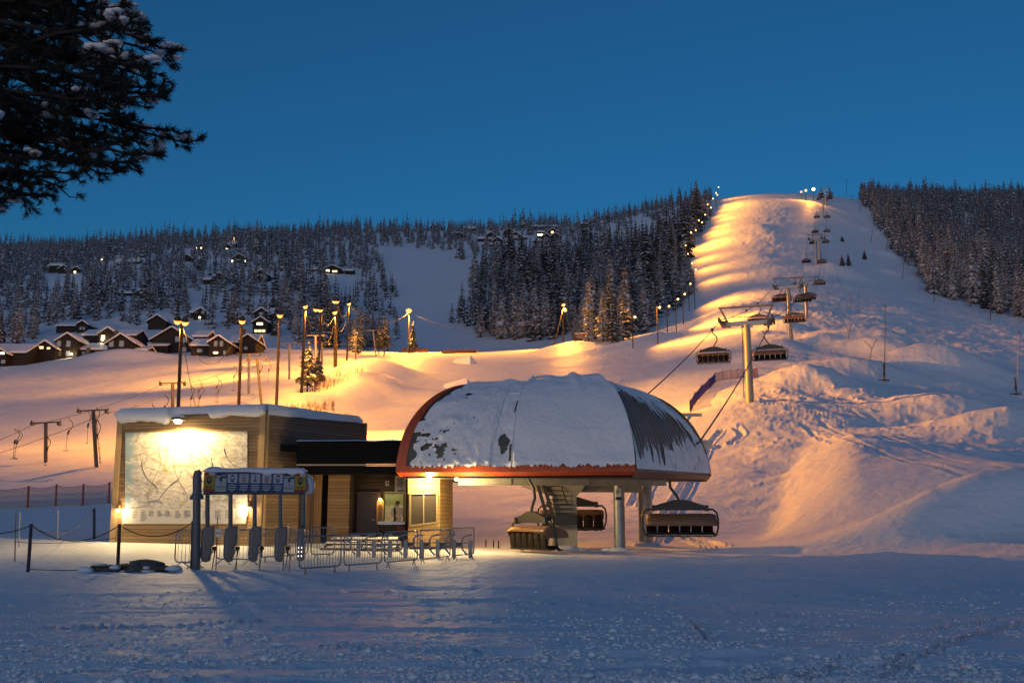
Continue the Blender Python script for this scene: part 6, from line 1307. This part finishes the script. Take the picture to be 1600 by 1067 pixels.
# red machine cabin by the dark wood
b = G(908, 292); t = thing('red_cabin', 'small red lift cabin with snow on its roof beside the braced floodlight', 'cabin', b)
MB().box((0, 0, 1.75), (3.6, 2.6, 2.6)).build('body', mat('red_cabin_paint', (.20, .05, .025), .6, var=(2, .5, (.14, .04, .025))), t, bevel=.05)
for x in (-.95, .1): w_ = MB().box((x, -1.32, 2.1), (.95, .06, .95)).build('window', WFR, t); MB().box((x, -1.36, 2.1), (.8, .03, .8)).build('pane', WDARK, w_)
MB().box((0, 0, .3), (4.3, 3.0, .25)).build('deck', BARGE, t); MB().box((0, 0, 3.15), (4.0, 3.0, .28)).build('roof_snow', SNOW, t, bevel=.1)
mb = MB(); [mb.bar((x, y, -.8), (x, y, .2), .16) for x in (-1.8, 1.8) for y in (-1.2, 1.2)]; mb.build('stilts', POLEW, t)
b = G(929, 272); o = MB().tube([(0, 0, -.3), (0, 0, 1.5)], .4, 8).build('tree_stump', POLEW); o.location = b; tag(o, 'dark stump on the lit snow right of the red cabin', 'stump')
# ---------------------------------------------------------------- spruces
NEED = mat('spruce_needles', (.036, .046, .050), .7, var=(3, .7, (.11, .12, .125)))
NEEDF = mat('frosted_needles', (.27, .29, .31), .75, var=(2, .6, (.50, .52, .55)))
BARK = mat('spruce_bark', (.055, .04, .03), .85, bump=(20, .5, .02))
SNB = mat('bough_snow', (.72, .75, .80), .6, spec=.3)
def spruce(seed, h=10.0, levels=15, per=7, wid=1.55, snow=.6, full=True):
    """one spruce: lists of points, quads, material index (0 bark, 1 needles, 2 snow)"""
    r = random.Random(seed); V = []; Fq = []; Mi = []
    def quad(a, b, c, d, m): k = len(V); V.extend([a, b, c, d]); Fq.append((k, k+1, k+2, k+3)); Mi.append(m)
    n = 6; rt = .017*h
    for i in range(n):
        a0 = 2*math.pi*i/n; a1 = 2*math.pi*(i+1)/n
        quad(Vector((rt*math.cos(a0), rt*math.sin(a0), -.6)), Vector((rt*math.cos(a1), rt*math.sin(a1), -.6)), Vector((rt*.25*math.cos(a1), rt*.25*math.sin(a1), h*.97)), Vector((rt*.25*math.cos(a0), rt*.25*math.sin(a0), h*.97)), 0)
    z0 = h*r.uniform(.06, .14)
    for L in range(levels):
        f = L/(levels-1); z = z0 + (h*.985 - z0)*f**.92; R0 = wid*((1-f)**.85*.95 + .05)*(1 + .18*math.sin(L*2.1 + seed)) * (1.0 if f > .1 else .8)
        k_ = max(4, int(per*(1-f*.45))); off = r.uniform(0, 6.28)
        for b in range(k_):
            if r.random() < .08: continue
            an = off + 2*math.pi*b/k_ + r.uniform(-.3, .3); ln = R0*r.uniform(.72, 1.15); dr = ln*r.uniform(.38, .75); ca, sa = math.cos(an), math.sin(an); zz_ = z + r.uniform(-.15, .15)*h/levels
            wd = ln*r.uniform(.24, .36) + .06
            root = Vector((0, 0, zz_)); m1 = Vector((ca*ln*.5, sa*ln*.5, zz_ - dr*.30)); tip = Vector((ca*ln, sa*ln, zz_ - dr)); sd = Vector((-sa, ca, 0)); dn = Vector((0, 0, -wd*.55))
            if full:
                quad(root, m1 + sd*wd + dn, m1, root + Vector((0, 0, .03)), 1); quad(root, m1, m1 - sd*wd + dn, root + Vector((0, 0, -.05)), 1)
                quad(m1, m1 + sd*wd + dn, tip + sd*wd*.35 + dn*.9, tip, 1); quad(m1 - sd*wd + dn, m1, tip, tip - sd*wd*.35 + dn*.9, 1)
                for q in range(2):
                    s_ = r.choice((-1, 1)); t_ = r.uniform(.35, .9); bp = root.lerp(m1, t_*2) if t_ < .5 else m1.lerp(tip, t_*2-1); e_ = bp + sd*s_*wd*r.uniform(1.0, 1.5) + Vector((ca, sa, 0))*wd*.6 + dn*1.5
                    quad(bp, bp + Vector((ca, sa, -.2))*wd*.45, e_, bp + dn*.8, 1)
            else:
                quad(root, m1 + sd*wd + dn, tip + dn*.6, m1, 1); quad(root, m1, tip + dn*.5, m1 - sd*wd + dn, 1)
            for _ in range(1 if r.random() < snow else 0):
                up = Vector((0, 0, .035*h/10 + .02)); u0 = root.lerp(m1, .45) + up; u1 = m1.lerp(tip, r.uniform(.3, .85)) + up*1.4; ws = wd*r.uniform(.75, 1.25)
                quad(u0 - sd*ws*.5, u0 + sd*ws*.5, m1 + sd*ws + up*1.6 + dn*.3, m1 - sd*ws + up*1.6 + dn*.3, 2); quad(m1 - sd*ws + up*1.6 + dn*.3, m1 + sd*ws + up*1.6 + dn*.3, u1 + sd*ws*.3 + dn*.2, u1 - sd*ws*.3 + dn*.2, 2)
    return V, Fq, Mi
def tree_parts(t, V, Fq, Mi, needle):
    for nm, sel, ms in (('trunk', (0,), [BARK]), ('crown', (1, 2), [needle, SNB])):
        vs = []; fs = []; mi = []
        for f, m in zip(Fq, Mi):
            if m in sel: k = len(vs); vs += [tuple(V[i]) for i in f]; fs.append((k, k+1, k+2, k+3)); mi.append(m - sel[0])
        me = bpy.data.meshes.new(nm); me.from_pydata(vs, [], fs); [me.materials.append(m) for m in ms]; me.polygons.foreach_set('material_index', mi); me.update()
        o = bpy.data.objects.new(nm, me); C.objects.link(o); o.parent = t
PROTO = []
def get_proto(k):
    return PROTO[k]
# where woods stand, as the photo shows their foot on the ground: outline, spacing, frost, heights
def inside(px, py, poly):
    r = False; n = len(poly); j = n - 1
    for i in range(n):
        xi, yi = poly[i]; xj, yj = poly[j]
        if (yi > py) != (yj > py) and px < (xj-xi)*(py-yi)/(yj-yi) + xi: r = not r
        j = i
    return r
WOODS = {
 'left': ([(-140, 360), (-140, 562), (-10, 550), (50, 540), (70, 512), (140, 502), (225, 512), (236, 500), (300, 500), (325, 512), (392, 520), (440, 530), (520, 545), (560, 556), (618, 545), (628, 500), (618, 455), (602, 425), (588, 400), (566, 386), (558, 360)], 6.2, .8, (8.5, 14)),
 'top': ([(556, 320), (556, 386), (640, 388), (700, 395), (735, 418), (742, 405), (820, 395), (900, 392), (960, 380), (1000, 372), (1050, 345), (1095, 330), (1113, 318), (1113, 285), (800, 285)], 7.5, .85, (8, 13)),
 'centre': ([(700, 500), (735, 470), (742, 415), (820, 398), (900, 395), (960, 382), (1010, 372), (1062, 345), (1100, 322), (1112, 335), (1098, 360), (1082, 378), (1072, 400), (1070, 425), (1082, 440), (1080, 462), (1062, 485), (1030, 510), (1000, 526), (960, 536), (900, 532), (830, 536), (765, 532), (720, 518)], 5.2, .55, (10, 17)),
 'right': ([(1340, 262), (1342, 306), (1358, 335), (1372, 362), (1398, 398), (1440, 430), (1448, 458), (1500, 474), (1560, 492), (1610, 500), (1760, 520), (1760, 262)], 5.0, .9, (9, 16)),
}
CLEAR = [((98, 440), 34, 17), ((198, 418), 30, 9), ((515, 436), 46, 15), ((535, 455), 38, 16), ((345, 412), 36, 9), ((302, 412), 20, 8), ((800, 380), 66, 12), ((858, 380), 60, 12), ((925, 358), 44, 10), ((212, 466), 34, 7), ((406, 446), 22, 8), ((332, 450), 28, 8), ((600, 350), 22, 6), ((1000, 350), 30, 10), ((120, 430), 14, 8), ((400, 512), 24, 7), ((372, 412), 18, 7), ((312, 502), 22, 8), ((245, 515), 18, 6), ((420, 470), 40, 8), ((130, 522), 50, 6), ((320, 470), 26, 10)]
def wood(key):
    poly, sp, frost, hh = WOODS[key]; out = []; rs = np.random.default_rng({'left': 1, 'top': 2, 'centre': 3, 'right': 4}[key])
    ys = np.arange(150, 900, sp)
    for y in ys:
        u0, u1 = uof(min(p[0] for p in poly), 400), uof(max(p[0] for p in poly), 400); xs = np.arange(u0*y, u1*y, sp*(1 + y/2200)); xs = xs + rs.uniform(-.45, .45, len(xs))*sp; yy = y + rs.uniform(-.45, .45, len(xs))*sp
        zs = H(xs, yy); px = None
        for x_, y_, z_ in zip(xs, yy, zs):
            r_ = row_of(z_, y_); c_ = col_of(x_, y_, z_)
            if not inside(c_, r_, poly): continue
            if any(((c_-cx)/a)**2 + ((r_-cy)/b)**2 < .9 and rs.random() < .72 for (cx, cy), a, b in CLEAR): continue
            dens = vnoise(np.array([x_/28]), np.array([y_/28]), 101)[0]
            if rs.random() > (.28 + 1.1*dens if key in ('left', 'top') else .75 + .6*dens): continue
            fr = rs.random() < frost*(.5 + (700 - 0 if r_ < 340 else y_)/900) 
            h_ = rs.uniform(*hh) * (.72 + .55*vnoise(np.array([x_/26]), np.array([y_/26]), 111)[0]) * (1 if rs.random() > .12 else .55) * (1.4 if rs.random() < .07 else 1)
            if key == 'right' and r_ > 430: h_ *= 1.15
            if key == 'centre' and r_ > 480: h_ *= 1.1
            if z_ + h_ > CAM.z + ytan(r_)*y_ + 0: pass
            out.append((x_, y_, z_, h_, fr, c_, r_))
    return out
ALL = {k: wood(k) for k in WOODS}
print('trees', {k: len(v) for k, v in ALL.items()})
flat_ = [(k, t) for k, v in ALL.items() for t in v]
infr = [(k, t) for k, t in flat_ if -10 < t[5] < 1610]
infr.sort(key=lambda e: -e[1][3]/e[1][1])
BIG = infr[:286]; big_ids = {id(t) for _, t in BIG}
NV = 4
def make_protos():
    for fr in (0, 1):
        for v in range(NV):
            t = thing('spruce_tree', 'x', 'spruce tree', (0, 0, 0)); V, Fq, Mi = spruce(10*fr + v, 10, 16, 8, 1.45 + .25*(v % 3), .95 if fr else .8); tree_parts(t, V, Fq, Mi, NEEDF if fr else NEED); PROTO.append([t, False])
make_protos()
WL = {'left': ('snow flecked spruce in the front ranks of the left hillside wood, among the cabins', 'front spruces of the left hillside wood'), 'top': ('frosted spruce of the hilltop wood beside the blue piste', 'front spruces of the hilltop wood'),
      'centre': ('dark spruce in the front ranks of the steep wood left of the lit piste', 'front spruces of the dark middle wood'), 'right': ('tall snowy spruce along the front of the right hand wood', 'front spruces of the right wood')}
for i, (k, (x, y, z, h, fr, c_, r_)) in enumerate(BIG):
    p = PROTO[(NV if fr else 0) + i % NV]
    t = p[0] if not p[1] else copy_tree(p[0]); p[1] = True
    t.location = (x, y, z); t.scale = (h/10*random.uniform(.85, 1.15),)*2 + (h/10,); t.rotation_euler = (random.uniform(-.02, .02), random.uniform(-.02, .02), random.uniform(0, 6.28)); t['label'], t['group'] = WL[k]
# every further tree of the woods: one mass
LOD = {}
for fr in (0, 1):
    for v in range(6):
        V, Fq, Mi = spruce(100 + 10*fr + v, 10, 9, 6, 1.7 + .2*(v % 3), 1.0 if fr else .85, full=False); LOD[fr, v] = (np.array([tuple(p) for p in V]), np.array(Fq), np.array([{0: 0, 1: 1 + fr, 2: 3}[m] for m in Mi]))
vs, fs, ms, nv = [], [], [], 0
for k, t in flat_:
    if id(t) in big_ids: continue
    x, y, z, h, fr, c_, r_ = t; V, Fq, Mi = LOD[int(fr), random.randrange(6)]; a = random.uniform(0, 6.28); s = h/10*random.uniform(.85, 1.2); ca, sa = math.cos(a)*s, math.sin(a)*s
    W = np.stack([V[:, 0]*ca - V[:, 1]*sa + x, V[:, 0]*sa + V[:, 1]*ca + y, V[:, 2]*h/10 + z], -1); vs.append(W); fs.append(Fq + nv); ms.append(Mi); nv += len(V)
vs = np.concatenate(vs).astype(np.float32); fs = np.concatenate(fs).astype(np.int32); ms = np.concatenate(ms).astype(np.int32)
me = bpy.data.meshes.new('distant_spruce_forest'); me.vertices.add(len(vs)); me.vertices.foreach_set('co', vs.ravel()); me.loops.add(fs.size); me.loops.foreach_set('vertex_index', fs.ravel()); me.polygons.add(len(fs)); me.polygons.foreach_set('loop_start', np.arange(0, fs.size, 4, dtype=np.int32)); me.polygons.foreach_set('material_index', ms)
for m in (BARK, NEED, NEEDF, SNB): me.materials.append(m)
me.update(calc_edges=True); fo = bpy.data.objects.new('distant_spruce_forest', me); C.objects.link(fo); tag(fo, 'snowy spruce forest covering the hills behind the first ranks', 'forest', None, 'stuff')
# ---------------------------------------------------------------- trees that stand alone
def lone(px, pb, d, h, seed, label, wid=1.6, snow=.55, bare=0.0, lv=20, per=9):
    b = G(px, d, pb); t = thing('spruce_tree' if not bare else 'pine_tree', label, 'spruce tree' if not bare else 'pine tree', b); V, Fq, Mi = spruce(seed, h, lv, per, wid, snow)
    if bare:
        V = [Vector((v.x, v.y, max(v.z, 0) if False else v.z)) for v in V]; keep = [i for i, f in enumerate(Fq) if Mi[i] == 0 or V[f[0]].z > h*bare]; Fq = [Fq[i] for i in keep]; Mi = [Mi[i] for i in keep]
    tree_parts(t, V, Fq, Mi, NEED); return t
lone(480, 600, 152, 8.2, 301, 'lone small spruce with snowy boughs among the floodlight poles', 2.3, .7, .16, 15, 8)
lone(496, 590, 170, 5.0, 302, 'smaller spruce just behind the lone one', 1.5, .6)
lone(600, 548, 262, 11.5, 303, 'tall spruce with bare lower trunk left of the star like floodlight', 2.6, .6, .28)
lone(592, 548, 266, 10, 304, 'spruce standing close left of the bare trunked one', 2.2, .6, .22)
lone(645, 550, 284, 9.5, 305, 'ragged tree close against the star like floodlight pole', 1.9, .4, .2)
for px, pb, h, lab in ((1326, 416, 6, 'taller of two little spruces on the blue slope'), (1316, 416, 4.5, 'shorter little spruce on the blue slope, left one'), (1351, 406, 5, 'single tiny spruce right of the little pair on the blue slope'), (1316, 378, 3, 'tiny spruce higher on the blue slope')):
    b = hit(px, pb); lone(px, pb, b.y, h, 310 + px, lab, 1.2, .4)
b = hit(365, 386); lt = lone(365, 386, b.y, 7, 333, 'small spruce wound with warm lights on the left ridge', 1.5, .2); mb = MB()
for k in range(34): f = k/34; a = k*2.4; mb.ball((math.cos(a)*1.5*(1-f), math.sin(a)*1.5*(1-f), .8 + 6*f), .16, 6, 4)
mb.build('tree_lights', mat('tree_light', (1, .7, .4), .5, emit=(1, .6, .25), estr=3.0), lt)
# bare bushes on the bank right of the shed
TWIG = mat('red_brown_twigs', (.13, .06, .04), .8)
def bush(px, pb, d, w, h, n, lab, name='bare_bush', group='bare bushes on the bank'):
    b = G(px, d, pb); mb = MB()
    for k in range(n):
        x = random.uniform(-w, w); y = random.uniform(-w*.4, w*.4); hh = h*random.uniform(.5, 1.1); lx = random.uniform(-.3, .3)*hh; p = [(x, y, -.3), (x + lx*.4, y, hh*.5), (x + lx, y + random.uniform(-.2, .2), hh)]; mb.tube(p, [.02, .015, .006], 4)
        for q in range(3): f = random.uniform(.3, .9); mb.tube([(x + lx*f, y, hh*f), (x + lx*f + random.uniform(-.4, .4)*hh*.5, y + random.uniform(-.2, .2), hh*(f + random.uniform(.1, .35)))], [.012, .005], 4, cap=False)
    o = mb.build(name, TWIG); o.location = b; return tag(o, lab, 'bush', group)
for px, pb, d, w, h, n, lab in ((450, 632, 118, 2.0, 1.5, 70, 'thick red twigged bush just above the shed roof end'), (476, 632, 120, 2.2, 1.3, 70, 'bare bush at the foot of the small lone spruce'), (500, 625, 124, 2.0, 1.2, 60, 'bare bush below the bank, right of the lone spruce foot'), (522, 632, 118, 2.0, .9, 40, 'low bush at the right end of the row of bushes'), (524, 600, 150, 2.5, 1.6, 50, 'bush climbing the left side of the snow bank'), (545, 585, 165, 2.5, 1.4, 40, 'upper bush on the left side of the snow bank'), (505, 605, 145, 2.0, 1.8, 45, 'bush close under the lone spruce')): bush(px, pb, d, w, h, n, lab)

# ---------------------------------------------------------------- the near pine reaching in at the upper left
PN = mat('pine_needles', (.012, .017, .012), .7); PB = mat('pine_bark', (.014, .010, .008), .85, bump=(14, .6, .02))
PO = Vector((-10.7, 14.2, 0)); pine = thing('pine_tree', 'near dark pine with snow lumps on its boughs reaching in at the upper left', 'pine tree', PO)
MB().tube([(0, 0, -.5), (.1, 0, 3), (.0, .1, 7), (.15, 0, 11.5)], [.34, .30, .24, .10], 14).build('trunk', PB, pine)
TIPS = [(276, 92), (270, 100), (255, 78), (240, 48), (225, 60), (210, 20), (190, 2), (160, -10), (130, -20), (262, 130), (245, 120), (235, 132), (272, 168), (258, 160), (245, 150), (228, 108), (300, 235), (276, 215), (258, 250), (240, 240), (225, 262), (205, 235), (190, 275), (168, 285), (150, 262), (130, 285), (108, 305), (95, 318), (66, 318), (60, 300), (36, 288), (25, 265), (8, 260), (30, 240), (80, 250), (115, 230), (60, 200), (20, 200), (100, 160), (150, 180), (190, 190), (40, 120), (90, 90), (140, 110), (180, 140), (60, 40), (110, 40), (150, 60), (10, 60), (5, 150), (-20, 230), (-30, 100), (200, 170), (170, 220), (210, 205), (120, 200), (75, 150), (190, 90), (120, 75), (30, 20), (85, 5), (150, 20), (45, 165), (140, 145), (95, 205), (160, 245), (215, 150)]
limb = MB(); tuft = MB(); snw = MB(); rp = random.Random(5)
def needles(c, d, s=1.0):
    d = d.normalized(); a = d.cross(Vector((.3, .2, 1))); a.normalize(); b = a.cross(d)
    vs = []; fs = []
    for k in range(40):
        an = rp.uniform(0, 6.28); sp_ = rp.uniform(.15, 1.25); v = (d*math.cos(sp_) + (a*math.cos(an) + b*math.sin(an))*math.sin(sp_)); o = c - d*rp.uniform(0, .10)*s; L = rp.uniform(.07, .12)*s; w_ = v.cross(Vector((rp.random(), rp.random(), rp.random()+.1))).normalized()*.0058
        i0 = len(vs); vs += [o - w_, o + w_, o + v*L + w_*.4, o + v*L - w_*.4]; fs.append((i0, i0+1, i0+2, i0+3))
    tuft._add(vs, fs)
for k, (px, py) in enumerate(TIPS):
    d = rp.uniform(12.6, 15.8); e = at(px - 10, py - 12, d) - PO; zr = min(max(e.z + rp.uniform(-.6, 1.6), 5.2), 11); s0 = Vector((.1, 0, zr)); m1 = s0.lerp(e, .45) + Vector((0, rp.uniform(-.4, .4), rp.uniform(.1, .5))); m2 = s0.lerp(e, .78) + Vector((0, rp.uniform(-.2, .2), rp.uniform(-.05, .3)))
    C4 = [s0, m1, m2, e]; pts = []
    for q in range(3):
        for f in (0, .33, .66): pts.append(C4[q].lerp(C4[q+1], f) + Vector((rp.uniform(-.05, .05), rp.uniform(-.05, .05), rp.uniform(-.05, .05))))
    pts.append(e); limb.tube(pts, [.055*(1 - i/10.5) + .006 for i in range(len(pts))], 6)
    for i in range(3, len(pts)):
        for q in range(4 if i > 5 else 2):
            base = pts[i-1].lerp(pts[i], rp.random()); ax = (pts[i] - pts[i-1]).normalized(); dr = (ax*rp.uniform(.3, 1) + Vector((rp.uniform(-1, 1), rp.uniform(-1, 1), rp.uniform(-.8, .7)))).normalized(); L = rp.uniform(.14, .38)
            mid = base + dr*L*.5 + Vector((0, 0, rp.uniform(-.06, .03))); end = base + dr*L + Vector((0, 0, rp.uniform(-.08, .08))); limb.tube([base, mid, end], [.011, .008, .005], 4, cap=False); needles(end, dr); needles(mid, dr, .9) if rp.random() < .75 else None
            if rp.random() < .35: e2 = mid + (dr + Vector((rp.uniform(-1, 1), rp.uniform(-1, 1), rp.uniform(-.6, .6)))).normalized()*L*.6; limb.tube([mid, e2], [.006, .004], 4, cap=False); needles(e2, e2 - mid)
            sx = col_of(*(end + PO)); sy = row_of((end + PO).z, (end + PO).y)
            want = .42 if (sx > 140 and sy < 110) else (.24 if sx > 215 else .02)
            if rp.random() < want: [snw.ball(end + Vector((rp.uniform(-.09, .09), rp.uniform(-.06, .06), .02 + rp.uniform(0, .03))), rp.uniform(.035, .075), 8, 6, (rp.uniform(1.2, 1.7), 1.2, rp.uniform(.5, .75)), .35) for _ in range(4)]
    needles(e, e - m2, 1.1)
limb.build('limbs', PB, pine); tuft.build('crown', PN, pine); tag(snw.build('bough_snow', SNOW, pine), kind='stuff')
